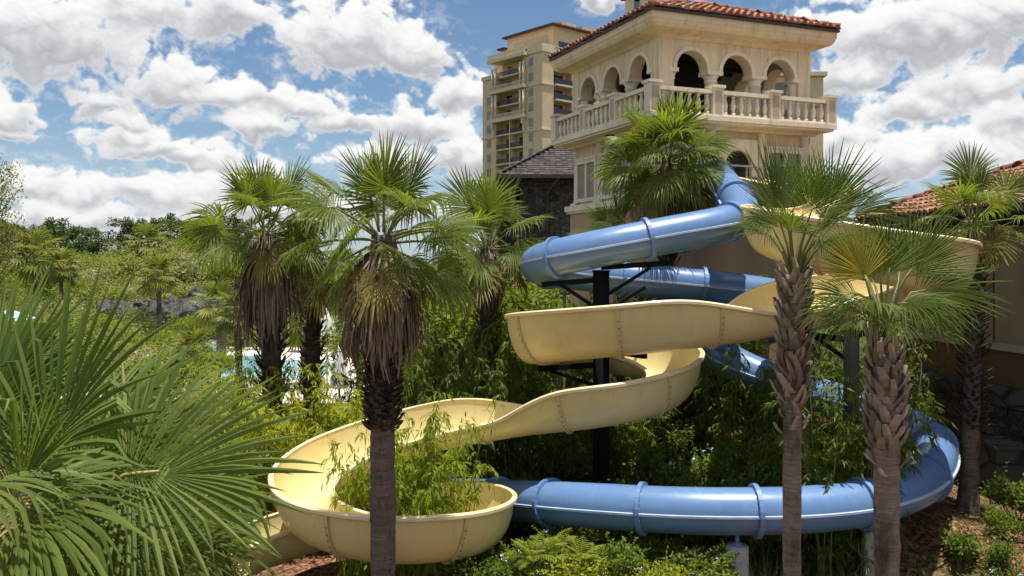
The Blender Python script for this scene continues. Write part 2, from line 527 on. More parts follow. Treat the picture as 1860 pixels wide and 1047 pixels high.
def cloud_image():
    """cumulus over a window of sky given by azimuth and elevation; returns (brightness, cover)"""
    W, H = 2304, 840
    az = np.linspace(CL_AZ0, CL_AZ1, W, dtype=np.float32)[None, :].repeat(H, 0)
    el = np.linspace(CL_EL0, CL_EL1, H, dtype=np.float32)[:, None].repeat(W, 1)
    S = F                                   # roughly photo pixels per radian
    X, Y = az * S, el * S
    wx = perlin(X / 70, Y / 50, 1) * 26 + perlin(X / 26, Y / 22, 2) * 10
    wy = perlin(X / 70 + 9, Y / 50, 3) * 16 + perlin(X / 26, Y / 22 + 7, 4) * 7
    clouds = [(60, 60, 235, 112), (250, 18, 130, 62), (405, 15, 105, 70), (640, 70, 165, 92), (745, 100, 110, 55),
              (320, 162, 100, 58), (450, 180, 120, 42), (560, 195, 100, 34), (640, 222, 120, 40), (480, 232, 85, 36), (450, 222, 40, 34),
              (760, 235, 120, 52), (840, 175, 66, 52), (850, 290, 90, 60), (180, 188, 70, 38), (225, 225, 60, 30), (235, 255, 82, 40),
              (330, 285, 160, 32), (400, 298, 120, 34), (60, 340, 66, 48), (150, 352, 80, 44), (250, 352, 78, 44), (330, 362, 150, 48), (420, 340, 120, 40),
              (120, 405, 300, 38), (15, 218, 62, 32), (20, 250, 45, 20), (690, 290, 120, 42),
              (1090, 8, 55, 20), (1690, 50, 250, 100), (1810, 25, 170, 85), (1550, 140, 105, 46), (1770, 160, 150, 55), (1600, 60, 120, 60),
              (1660, 205, 120, 46), (1730, 280, 210, 56), (1600, 305, 130, 46), (1845, 225, 75, 55), (1520, 262, 45, 55), (1560, 250, 60, 40),
              (600, 385, 400, 42), (1900, 330, 170, 60), (-160, 200, 170, 120), (2060, 150, 170, 130), (-300, 60, 140, 90), (-420, 240, 160, 70), (2250, 60, 160, 90), (2350, 260, 200, 70), (300, -120, 200, 60), (900, -160, 220, 60), (1500, -150, 180, 70)]
    f = np.full((H, W), -3.0, np.float32)
    sw, sh_ = np.full((H, W), 1e-6, np.float32), np.zeros((H, W), np.float32)
    for px, py, rx, ry in clouds:
        d = V(((px - CX) / F, 1, (HY - py) / F))
        ca, ce = math.atan2(d.x, d.y) * S, math.asin(d.z / d.length) * S
        dx, dy = (X + wx - ca) / rx, (Y + wy - ce) / ry
        dy = np.where(dy < 0, dy * 1.25, dy)             # flatter bases
        g = 1 - np.sqrt(dx * dx + dy * dy)
        h = np.clip(0.5 + 0.5 * (g - f) / 0.18, 0, 1)
        f = f * (1 - h) + g * h + 0.10 * h * (1 - h)
        wt = np.exp(np.clip(g, -2, 1) * 5.0) * math.sqrt(rx * ry)
        sw += wt
        sh_ += wt * np.clip(dy * 1.15, -1.2, 1.2)
    sh_ /= sw                                # height within the cloud: -1 base, +1 top
    def puffs(sc0, n, gain, seed):
        out, amp, tot, sc = np.zeros_like(f), 1.0, 0.0, sc0
        for i in range(n):
            ox = perlin(X / (sc * 2), Y / (sc * 2), seed + 50 + i) * sc * .5
            out += amp * (np.abs(perlin((X + ox) / sc + 3 * i, (Y + ox) / (sc * .85), seed + i)) * 2.0)
            tot += amp
            amp *= gain
            sc *= 0.52
        return out / tot
    bil = puffs(64, 6, 0.55, 20)
    soft = puffs(64, 3, 0.5, 20)
    fb = perlin(X / 110, Y / 70, 40) * .5 + perlin(X / 30, Y / 22, 41) * .3 + perlin(X / 9, Y / 8, 42) * .2
    D = np.minimum(f, 0.8) + (bil - 0.40) * 0.62 + fb * 0.30 - 0.11
    cover = np.clip(D / np.where(f < 0.2, 0.38, 0.30), 0, 1)
    cover = cover * cover * (3 - 2 * cover)
    wisp = np.clip((f + 0.42) / 0.5, 0, 1) * np.clip(perlin(X / 55, Y / 26, 60) * 1.3 + perlin(X / 17, Y / 10, 61) * .9 + perlin(X / 6, Y / 4, 62) * .5, 0, 1) * 0.3
    cover = np.maximum(cover, wisp)
    T = np.clip(D, 0, 0.9)
    # bulging shape lit from above
    Hh = np.sqrt(T + 1e-3) * 26 + soft * 9 + bil * 2.0
    k = 1.0 * (CL_AZ1 - CL_AZ0) * S / W
    gy, gx = np.gradient(Hh, k, k)
    inv = 1 / np.sqrt(gx * gx + gy * gy + 1.6)
    lam = (-gx * 0.12 - gy * 0.6) * inv
    # flat shadowed bases, sunlit crowns
    hgt = sh_ * 1.3 + (soft - 0.4) * 0.45 + fb * 0.3
    core = np.clip(T * 2.2, 0, 1)
    base = np.clip(0.5 + hgt * 0.62, 0, 1)
    base = base * base * (3 - 2 * base)
    lum = 0.90 - core * (1 - base) * (0.31 + 0.16 * np.clip(f, 0, 1)) + 0.10 * lam * (0.45 + 0.55 * base)
    lum += 0.06 * base
    lum = np.clip(lum, 0.36, 1.0)
    low = np.clip(1 - el / 0.11, 0, 1)                     # distant clouds pale out near the horizon
    lum = lum * (1 - 0.45 * low) + 0.76 * 0.45 * low
    return lum, cover


def build_sky():
    w = bpy.data.worlds.new('World')
    scene.world = w
    w.use_nodes = True
    nt = w.node_tree
    nt.nodes.clear()
    lum, cover = cloud_image()
    H, W = lum.shape
    px = np.empty((H, W, 4), np.float32)
    px[..., 0] = lum
    px[..., 1] = cover
    px[..., 2] = 0
    px[..., 3] = 1
    img = bpy.data.images.new('cloud_field', W, H, float_buffer=True, is_data=True)
    img.pixels.foreach_set(px.ravel())
    img.update()

    tc = nt.nodes.new('ShaderNodeTexCoord')
    sp = nt.nodes.new('ShaderNodeSeparateXYZ')
    lk(nt, tc.outputs['Generated'], sp.inputs[0])
    az = math_node(nt, 'ARCTAN2', sp.outputs[0], sp.outputs[1])
    el = math_node(nt, 'ARCSINE', sp.outputs[2])
    u = math_node(nt, 'MULTIPLY', math_node(nt, 'SUBTRACT', az, CL_AZ0), 1 / (CL_AZ1 - CL_AZ0))
    v = math_node(nt, 'MULTIPLY', math_node(nt, 'SUBTRACT', el, CL_EL0), 1 / (CL_EL1 - CL_EL0))
    c = nt.nodes.new('ShaderNodeCombineXYZ')
    lk(nt, u, c.inputs[0])
    lk(nt, v, c.inputs[1])
    ti = nt.nodes.new('ShaderNodeTexImage')
    ti.image = img
    ti.extension = 'CLIP'
    ti.interpolation = 'Cubic'
    lk(nt, c.outputs[0], ti.inputs['Vector'])
    sepc = nt.nodes.new('ShaderNodeSeparateColor')
    lk(nt, ti.outputs['Color'], sepc.inputs[0])
    # the rest of the sky (behind and above): scattered cloud
    n2 = noise_node(nt, 2.6, 5, 0.55, tc.outputs['Generated'])
    cov2 = math_node(nt, 'MULTIPLY', math_node(nt, 'SUBTRACT', n2, 0.50), 9.0, True)
    lum2 = math_node(nt, 'SUBTRACT', 1.0, math_node(nt, 'MULTIPLY', math_node(nt, 'SUBTRACT', n2, 0.56, True), 3.0), True)
    edge = math_node(nt, 'MINIMUM', math_node(nt, 'MINIMUM', u, math_node(nt, 'SUBTRACT', 1.0, u)), math_node(nt, 'MULTIPLY', math_node(nt, 'SUBTRACT', 1.0, v), 0.6))
    inside = math_node(nt, 'MULTIPLY', edge, 25.0, True)
    mm = nt.nodes.new('ShaderNodeMix')
    lk(nt, inside, mm.inputs[0])
    lk(nt, cov2, mm.inputs[2])
    lk(nt, sepc.outputs[1], mm.inputs[3])
    m2 = nt.nodes.new('ShaderNodeMix')
    lk(nt, inside, m2.inputs[0])
    lk(nt, lum2, m2.inputs[2])
    lk(nt, sepc.outputs[0], m2.inputs[3])
    sky = nt.nodes.new('ShaderNodeTexSky')
    sky.sky_type = 'NISHITA'
    sky.sun_disc = False
    sky.sun_elevation = SUN_EL
    sky.sun_rotation = SUN_AZ
    sky.air_density = 1.0
    sky.dust_density = 0.6
    sky.ozone_density = 1.6
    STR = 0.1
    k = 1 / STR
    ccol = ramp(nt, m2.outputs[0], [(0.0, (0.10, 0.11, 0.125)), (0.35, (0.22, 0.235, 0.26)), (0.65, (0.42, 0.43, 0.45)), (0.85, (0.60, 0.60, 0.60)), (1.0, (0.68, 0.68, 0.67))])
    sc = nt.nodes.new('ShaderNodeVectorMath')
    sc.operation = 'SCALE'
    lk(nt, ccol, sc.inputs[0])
    lk(nt, math_node(nt, 'MULTIPLY', math_node(nt, 'SUBTRACT', 1.32, math_node(nt, 'MULTIPLY', inside, 0.32)), k), sc.inputs['Scale'])  # clouds outside the view window are brightened to add fill light
    skyc = mixc(nt, 1.0, sky.outputs[0], SKY_TINT, 'MULTIPLY')
    hz = math_node(nt, 'SUBTRACT', 1.0, math_node(nt, 'MULTIPLY', math_node(nt, 'ABSOLUTE', el), 6.0), True)
    col = mixc(nt, math_node(nt, 'MULTIPLY', hz, 0.5), skyc, (0.40 * k, 0.48 * k, 0.58 * k))
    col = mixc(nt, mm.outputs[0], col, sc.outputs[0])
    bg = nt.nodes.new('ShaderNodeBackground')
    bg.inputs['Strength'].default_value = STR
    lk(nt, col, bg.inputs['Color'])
    ow = nt.nodes.new('ShaderNodeOutputWorld')
    lk(nt, bg.outputs[0], ow.inputs['Surface'])
    w.cycles.sampling_method = 'MANUAL'
    w.cycles.sample_map_resolution = 512


CL_AZ0, CL_AZ1, CL_EL0, CL_EL1 = R(-50), R(50), R(-3), R(33)
SKY_TINT = (0.60, 0.68, 0.74)
build_sky()


# ------------------------------------------------------------------ terrain
def build_ground():
    def axis(a, b, st):
        xs, x = [], a
        while x < b:
            xs.append(x)
            x += st
        return xs
    pos = axis(0, 34, 0.7)
    s = 0.9
    while pos[-1] < 6000:
        pos.append(pos[-1] + s)
        s *= 1.22
    xs = [-p for p in reversed(pos[1:])] + pos
    n = len(xs)
    mb = MB()
    vs = [(x, y + 10, ground_z(x, y + 10)) for y in xs for x in xs]
    fs = [(j * n + i, j * n + i + 1, (j + 1) * n + i + 1, (j + 1) * n + i) for j in range(n - 1) for i in range(n - 1)]
    mb.add(vs, fs, True)
    tag(mb.build('ground', M['ground']), kind='structure')


build_ground()


# ------------------------------------------------------------------ slides
def catmull(pts, step=0.14):
    """smooth curve through lists of numbers, sampled about every `step` metres (first three numbers are a position)"""
    out = []
    n = len(pts)
    for i in range(n - 1):
        p0, p1, p2, p3 = pts[max(i - 1, 0)], pts[i], pts[i + 1], pts[min(i + 2, n - 1)]
        L = math.dist(p1[:3], p2[:3])
        k = max(2, int(L / step))
        for j in range(k):
            t = j / k
            out.append([0.5 * ((2 * b) + (-a + c) * t + (2 * a - 5 * b + 4 * c - d) * t * t + (-a + 3 * b - 3 * c + d) * t ** 3)
                        for a, b, c, d in zip(p0, p1, p2, p3)])
    out.append(list(pts[-1]))
    for _ in range(4):        # relax the sampled line a little
        q = [list(p) for p in out]
        for i in range(1, len(out) - 1):
            for c in range(len(out[i])):
                q[i][c] = 0.25 * out[i - 1][c] + 0.5 * out[i][c] + 0.25 * out[i + 1][c]
        out = q
    return out


def frames(pts):
    P3 = [V(p[:3]) for p in pts]
    fr = []
    for i, p in enumerate(P3):
        t = (P3[min(i + 1, len(P3) - 1)] - P3[max(i - 1, 0)]).normalized()
        s = t.cross(UP).normalized()
        fr.append((p, t, s, s.cross(t)))
    return fr


def build_yellow():
    W = 0.58
    pts = [(7.1, 28.0, 8.7, .6, .6), (7.9, 26.8, 8.35, .6, .6), (8.65, 25.5, 8.0, .75, .55), (8.85, 24.3, 7.75, .9, .5), (8.3, 23.2, 7.5, .85, .55),
           (7.3, 22.2, 7.2, .6, .7), (6.35, 21.0, 6.92, .55, 1.0), (5.78, 19.6, 6.68, .5, 1.1), (6.2, 18.5, 6.4, .5, 1.1),
           (7.3, 17.75, 6.15, .5, 1.05), (8.4, 17.65, 5.9, .5, 1.1), (9.05, 18.4, 5.7, .5, 1.15), (8.9, 19.6, 5.45, .5, 1.1), (7.9, 20.35, 5.2, .5, 1.1),
           (6.6, 20.2, 5.0, .5, 1.1), (5.6, 19.7, 4.87, .55, .9), (4.75, 19.3, 4.77, .8, .5), (3.6, 19.05, 4.66, 1.08, .5), (2.1, 19.1, 4.5, 1.1, .5),
           (.9, 19.75, 4.32, 1.12, .5), (.48, 20.85, 4.15, 1.12, .5), (.95, 21.95, 4.0, 1.1, .5), (2.2, 22.5, 3.8, 1.05, .5),
           (3.4, 22.0, 3.6, 1.05, .5), (3.85, 20.8, 3.42, 1.05, .5), (3.35, 19.65, 3.22, 1.0, .5), (2.2, 19.1, 3.03, .95, .5),
           (1.15, 19.3, 2.85, .9, .45), (.55, 19.55, 2.75, .65, .45), (-.05, 19.85, 2.6, .42, .65), (-1.2, 20.4, 2.3, .42, 1.0), (-2.6, 20.5, 1.95, .45, 1.0),
           (-3.9, 19.75, 1.6, .5, .95), (-4.35, 18.4, 1.34, .55, .9), (-3.8, 17.0, 1.14, .6, .92), (-2.4, 16.2, 1.04, .6, .98),
           (-1.05, 16.8, .9, .6, .98), (-.55, 18.0, .78, .6, .98), (-1.05, 19.2, .66, .55, .95), (-2.4, 19.7, .5, .6, .9),
           (-3.7, 19.45, .36, .75, .85), (-4.8, 18.9, .2, .8, .8), (-5.6, 18.2, .05, .8, .8)]
    c = catmull(pts)
    fr = frames(c)
    base = V((2.1, 20.9, ground_z(2.1, 20.9)))
    root = thing('water_slide', 'cream yellow open trough water slide winding down in loops below the tower', 'water slide', base)
    NP = 11

    def prof(i, off):
        p, t, s, u = fr[i]
        hl, hr = c[i][3], c[i][4]
        out = []
        for k in range(-NP, NP + 1):
            a = abs(k) / NP * math.pi / 2
            h = hl if k < 0 else hr
            x = math.copysign((W + off) * math.sin(a) ** 0.92, k)
            z = h * (1 - math.cos(a) ** 1.0) - off * math.cos(a)
            out.append(p + s * x + u * z)
        return out

    seg = 13
    joints = list(range(0, len(fr) - 4, seg)) + [len(fr) - 1]
    for a, b in zip(joints[:-1], joints[1:]):
        mb = MB()
        vs, fs = [], []
        n = 2 * NP + 1
        for i in range(a, b + 1):
            vs += prof(i, 0.0) + prof(i, 0.025)
        for j in range(b - a):
            o0, o1 = j * 2 * n, (j + 1) * 2 * n
            for k in range(n - 1):
                fs.append((o0 + k, o1 + k, o1 + k + 1, o0 + k + 1))
                fs.append((o0 + n + k, o0 + n + k + 1, o1 + n + k + 1, o1 + n + k))
        mb.add(vs, fs, True)
        mb.build('trough_section', M['yellow'], root)
    # rolled rims along both edges
    for side in (-1, 1):
        mb = MB()
        vs, fs = [], []
        pr = [(-0.012, 0.012), (0.02, 0.03), (0.07, 0.025), (0.095, 0.0), (0.095, -0.055), (0.06, -0.075), (0.028, -0.06), (0.01, -0.02)]
        m = len(pr)
        for i in range(len(fr)):
            p, t, s, u = fr[i]
            h = c[i][3] if side < 0 else c[i][4]
            e = p + s * (W * side) + u * h
            vs += [e + s * (x * side) + u * z for x, z in pr]
        for i in range(len(fr) - 1):
            for k in range(m):
                k2 = (k + 1) % m
                q = (i * m + k, i * m + k2, (i + 1) * m + k2, (i + 1) * m + k)
                fs.append(q if side > 0 else q[::-1])
        mb.add(vs, fs, False)
        mb.build('rim', M['yellow_rim'], root)
    # bolted joint flanges round the outside of the trough
    for j in joints[1:-1]:
        mb, bm = MB(), MB()
        vs, fs = [], []
        n = 2 * NP + 1
        p, t, s, u = fr[j]
        for dt, off in ((-0.035, 0.026), (-0.035, 0.075), (0.035, 0.075), (0.035, 0.026)):
            vs += [q + t * dt for q in prof(j, off)]
        for k in range(n - 1):
            for r_ in range(3):
                fs.append((r_ * n + k, r_ * n + k + 1, (r_ + 1) * n + k + 1, (r_ + 1) * n + k))
        mb.add(vs, fs, False)
        fo = mb.build('joint_flange', M['flange_y'], root)
        for k, q in enumerate(prof(j, 0.076)):
            if 1 < k < n - 2:
                for dt in (-0.06,):
                    bm.box(q.x - .012, q.x + .012, q.y - .012, q.y + .012, q.z - .012, q.z + .012)
        bm.build('flange_bolt', M['bolt'], fo)
    return fr


yf = build_yellow()


def build_blue():
    RAD = 0.455
    scr = [(1270, 290, 28.0), (1308, 328, 25.6), (1340, 368, 23.5), (1345, 396, 22.2), (1300, 411, 21.55), (1215, 427, 21.3), (1112, 447, 21.2), (1035, 463, 21.4),
           (985, 475, 22.0), (978, 485, 23.0), (1020, 494, 23.9), (1110, 504, 24.1), (1220, 514, 24.1), (1330, 526, 24.1), (1425, 540, 24.4),
           (1475, 556, 25.3), (1460, 578, 26.2), (1400, 597, 26.5), (1340, 612, 26.2), (1305, 628, 25.3), (1312, 646, 24.2), (1365, 676, 23.4),
           (1450, 708, 22.9), (1550, 737, 22.6), (1635, 766, 22.1), (1688, 798, 21.0), (1700, 838, 19.6), (1668, 880, 18.3), (1590, 910, 17.6),
           (1480, 925, 17.3), (1340, 929, 17.2), (1200, 926, 17.5), (1080, 919, 18.1), (1000, 914, 18.8), (930, 909, 20.0), (860, 904, 21.6), (800, 900, 23.0)]
    pts = [tuple(P(*q)) for q in scr]
    c = catmull(pts, 0.16)
    fr = frames(c)
    base = V((4.0, 19.0, ground_z(4.0, 19.0)))
    root = thing('tube_slide', 'glossy blue enclosed tube water slide coiling below the tower and behind the yellow slide', 'tube slide', base)
    # joints by length
    s_acc, L = [0], 0
    for a, b in zip(fr[:-1], fr[1:]):
        L += (a[0] - b[0]).length
        s_acc.append(L)
    joints = [0]
    for i, s in enumerate(s_acc):
        if s - s_acc[joints[-1]] > 2.15:
            joints.append(i)
    if joints[-1] != len(fr) - 1:
        joints.append(len(fr) - 1)
    NS = 28

    def ring(i, r, dt=0.0):
        p, t, s, u = fr[i]
        return [p + t * dt + (s * math.cos(2 * math.pi * k / NS) + u * math.sin(2 * math.pi * k / NS)) * r for k in range(NS)]

    for a, b in zip(joints[:-1], joints[1:]):
        mb = MB()
        vs, fs = [], []
        for i in range(a, b + 1):
            vs += ring(i, RAD)
        for i in range(a, b + 1):
            vs += ring(i, RAD - 0.02)
        m = b - a + 1
        for j in range(b - a):
            for k in range(NS):
                k2 = (k + 1) % NS
                fs.append((j * NS + k, (j + 1) * NS + k, (j + 1) * NS + k2, j * NS + k2))
                o = m * NS
                fs.append((o + j * NS + k, o + j * NS + k2, o + (j + 1) * NS + k2, o + (j + 1) * NS + k))
        mb.add(vs, fs, True)
        sec = mb.build('tube_section', M['blue'], root)
        # the seam where the upper and lower half shells meet, on both flanks
        sm = MB()
        for side in (-1, 1):
            vs, fs = [], []
            for i in range(a, b + 1):
                p, t, s, u = fr[i]
                q = p + s * side * (RAD + 0.0)
                vs += [q + s * side * x + u * z for x, z in ((-.005, -.028), (.035, -.022), (.035, .022), (-.005, .028))]
            for j in range(b - a):
                for k in range(3):
                    f = (j * 4 + k, j * 4 + k + 1, j * 4 + k + 5, j * 4 + k + 4)
                    fs.append(f if side < 0 else f[::-1])
            sm.add(vs, fs, False)
        sm.build('seam_rib', M['blue_seam'], sec)
    for j in joints[1:-1]:
        mb, bm = MB(), MB()
        vs, fs = [], []
        for dt, r in ((-0.045, RAD), (-0.045, RAD + 0.075), (0.045, RAD + 0.075), (0.045, RAD)):
            vs += ring(j, r, dt)
        for q in range(3):
            for k in range(NS):
                k2 = (k + 1) % NS
                fs.append((q * NS + k, q * NS + k2, (q + 1) * NS + k2, (q + 1) * NS + k))
        mb.add(vs, fs, False)
        fo = mb.build('joint_flange', M['blue_flange'], root)
        for dt in (-0.05, 0.05):
            for q in ring(j, RAD + 0.04, dt):
                bm.box(q.x - .008, q.x + .008, q.y - .008, q.y + .008, q.z - .008, q.z + .008)
        bm.build('flange_bolt', M['galv'], fo)
    return fr


bf = build_blue()


# ------------------------------------------------------------------ slide supports
def support_column(label, x, y, top, r, arms=(), mat='black', braces=()):
    b = V((x, y, ground_z(x, y) - 0.15))
    root = thing('support_column', label, 'column', b)
    mb = MB()
    mb.tube([(x, y, b.z), (x, y, top)], r, 20)
    mb.build('column_shaft', M[mat], root)
    mb = MB()
    mb.box(x - r * 1.6, x + r * 1.6, y - r * 1.6, y + r * 1.6, b.z + 0.05, b.z + 0.2)
    mb.build('base_plate', M[mat], root)
    mb = MB()
    mb.tube([(x, y, top), (x, y, top + 0.03)], r * 1.15, 20)
    mb.build('cap_plate', M[mat], root)
    for a, bb in arms:
        m = MB()
        m.bar(a, bb, 0.11, 0.13)
        m.build('bracket_arm', M[mat], root)
    for a, bb in braces:
        m = MB()
        m.bar(a, bb, 0.075, 0.085)
        m.build('diagonal_brace', M[mat], root)
    return root


cx, cy = 2.17, 21.45
support_column('thick black steel column inside the middle yellow loop, carrying bracket arms', cx, cy, 6.32, 0.2,
               arms=[((cx, cy, 6.12), tuple(P(985, 517, 21.9))), ((cx, cy, 6.42), tuple(P(1222, 478, 21.3))),
                     ((cx, cy, 4.05), (.6, 20.6, 4.05)), ((cx, cy, 4.42), (2.9, 19.2, 4.5)), ((cx, cy, 3.25), (3.75, 20.7, 3.32)), ((cx, cy, 2.75), (1.4, 19.4, 2.85))],
               braces=[((cx - .15, cy, 5.45), tuple(P(1018, 517, 21.7))), ((cx + .15, cy, 5.75), tuple(P(1182, 486, 21.3))),
                       ((cx, cy, 3.5), (.9, 20.6, 4.0)), ((cx, cy, 5.3), (3.4, 22.6, 5.9))])
support_column('black steel column in shade behind the leaning bamboo, under the right yellow loop', 7.55, 19.6, 5.05, 0.17,
               arms=[((7.55, 19.6, 4.85), (8.6, 19.2, 5.4)), ((7.55, 19.6, 4.8), (6.7, 20.1, 4.9))], braces=[((7.55, 19.6, 4.3), (6.9, 20.1, 4.85))])
support_column('slim black steel column under the turn of the blue tube behind the yellow loop', 5.7, 24.9, 3.3, 0.12)
pl = P(1025, 530, 24.2)
support_column('thin grey galvanised pole under the far run of blue tube', pl.x, pl.y, 5.75, 0.045, mat='galv')


def footing(label, x, y, top, r):
    b = V((x, y, ground_z(x, y) - 0.3))
    root = thing('concrete_footing', label, 'footing', b)
    mb = MB()
    mb.lathe((x, y, b.z), [(r, 0), (r, top - b.z - 0.03), (r - 0.03, top - b.z)], 24)
    mb.build('pier', M['concrete'], root)
    m = MB()
    m.lathe((x, y, top), [(r * .55, 0), (r * .55, 0.03), (r * .2, 0.05), (r * .2, 0.2), (r * .9, 0.25)], 16)
    m.build('saddle', M['blue_flange'] if 'blue' in label else M['flange_y'], root)


q = P(1339, 990, 17.2)
footing('round concrete footing under a flange of the lowest blue tube', q.x, q.y, q.z, 0.22)
q = P(842, 1012, 18.0)
footing('round concrete footing half hidden under the yellow bowl bend', q.x, q.y, q.z + .05, 0.17)
q = P(1583, 965, 17.7)
footing('concrete footing in shade behind the right cabbage palm trunk, under blue tube', q.x, q.y, q.z, 0.16)


# ------------------------------------------------------------------ tower
dR = V((0.927, 0.375, 0)).normalized()
dL = V((-dR.y, dR.x, 0))
TC = V((4.514, 27.0, 0))
TX = Matrix.Translation(TC) @ Matrix(((dR.x, dL.x, 0, 0), (dR.y, dL.y, 0, 0), (0, 0, 1, 0), (0, 0, 0, 1)))
LU, LV = 5.72, 5.95


def side_xf(k):
    """frame of wall k: x along the wall, y into the building. 0 right face, 1 left face, 2 far side, 3 far right"""
    if k == 0:
        return TX, LU
    if k == 1:      # left face, runs from the far end to the near corner
        return TX @ Matrix.Translation((0, LV, 0)) @ Matrix.Rotation(R(-90), 4, 'Z'), LV
    if k == 2:
        return TX @ Matrix.Translation((LU, LV, 0)) @ Matrix.Rotation(R(180), 4, 'Z'), LU
    return TX @ Matrix.Translation((LU, 0, 0)) @ Matrix.Rotation(R(90), 4, 'Z'), LV


def arch_band(mb, x0, x1, z0, z1, arches, th, y0=0.0):
    """wall from z0 (springing) to z1 with round arches (centre, radius) cut from it"""
    n = 18
    def quad(a, b, z_a, z_b, zt):
        vs = [(a, y0, z_a), (b, y0, z_b), (b, y0, zt), (a, y0, zt), (a, y0 + th, z_a), (b, y0 + th, z_b), (b, y0 + th, zt), (a, y0 + th, zt)]
        mb.add(vs, [(0, 1, 2, 3), (5, 4, 7, 6), (0, 4, 5, 1), (3, 2, 6, 7)])
    x = x0
    for c, r in arches:
        if c - r > x + 1e-4:
            quad(x, c - r, z0, z0, z1)
        for i in range(n):
            a, b = math.pi * (1 - i / n), math.pi * (1 - (i + 1) / n)
            quad(c + r * math.cos(a), c + r * math.cos(b), z0 + r * math.sin(a), z0 + r * math.sin(b), z1)
        x = c + r
    if x1 > x + 1e-4:
        quad(x, x1, z0, z0, z1)


def arch_trim(mb, c, r, z0, w, y, d):
    n = 20
    vs, fs = [], []
    for i in range(n + 1):
        a = math.pi * (1 - i / n)
        ca, sa = math.cos(a), math.sin(a)
        for rr, yy in ((r, y), (r + w, y), (r + w, y - d), (r, y - d)):
            vs.append((c + rr * ca, yy, z0 + rr * sa))
    for i in range(n):
        for k in range(4):
            k2 = (k + 1) % 4
            fs.append((i * 4 + k, i * 4 + k2, (i + 1) * 4 + k2, (i + 1) * 4 + k))
    fs += [(0, 1, 2, 3), (n * 4 + 3, n * 4 + 2, n * 4 + 1, n * 4)]
    mb.add(vs, fs)


def tile_slope(mb, A, B, C, D, w=0.26, ln=0.36, rnd=None, arch=0.75):
    """barrel tiles over the roof face A-B (eave) up to D-C (ridge; C and D may be one point)"""
    A, B, C, D = map(V, (A, B, C, D))
    e = (B - A).normalized()
    mid = (C + D) / 2 - A
    up = (mid - e * mid.dot(e)).normalized()
    nrm = e.cross(up)
    H = mid.dot(up)
    LB = (B - A).length
    dD, dC = (D - A).dot(e), (C - A).dot(e)
    rows = int(H / ln)
    rnd = rnd or random.Random(5)
    nst = 5
    for r_ in range(rows):
        h = r_ * ln
        f = h / H
        x0, x1 = dD * f, LB + (dC - LB) * f
        x = w * 0.5
        while x < LB:
            if x0 - w * .4 < x < x1 + w * .4:
                o = A + e * (x + rnd.uniform(-.012, .012)) + up * (h - 0.05) + nrm * (rnd.uniform(0, .012))
                vs = []
                for (hh, rr, lift) in ((0, w * .5, 0.05), (ln * 1.12, w * .43, 0.015)):
                    for k in range(nst + 1):
                        a = math.pi * k / nst
                        vs.append(o + e * (rr * math.cos(a)) + up * hh + nrm * (lift + rr * arch * math.sin(a)))
                n = nst + 1
                fs = [(k, k + 1, n + k + 1, n + k) for k in range(nst)] + [tuple(range(n - 1, -1, -1))]
                mb.add([tuple(p) for p in vs], [f_[::-1] for f_ in fs])
            x += w


def ridge_tiles(mb, a, b, r=0.15, ln=0.38):
    a, b = V(a), V(b)
    L = (b - a).length
    t = (b - a).normalized()
    n = max(1, int(L / ln))
    for i in range(n):
        p = a + t * (i * ln)
        mb.tube([p, p + t * (ln * 1.08)], [r, r * 0.82], 10)


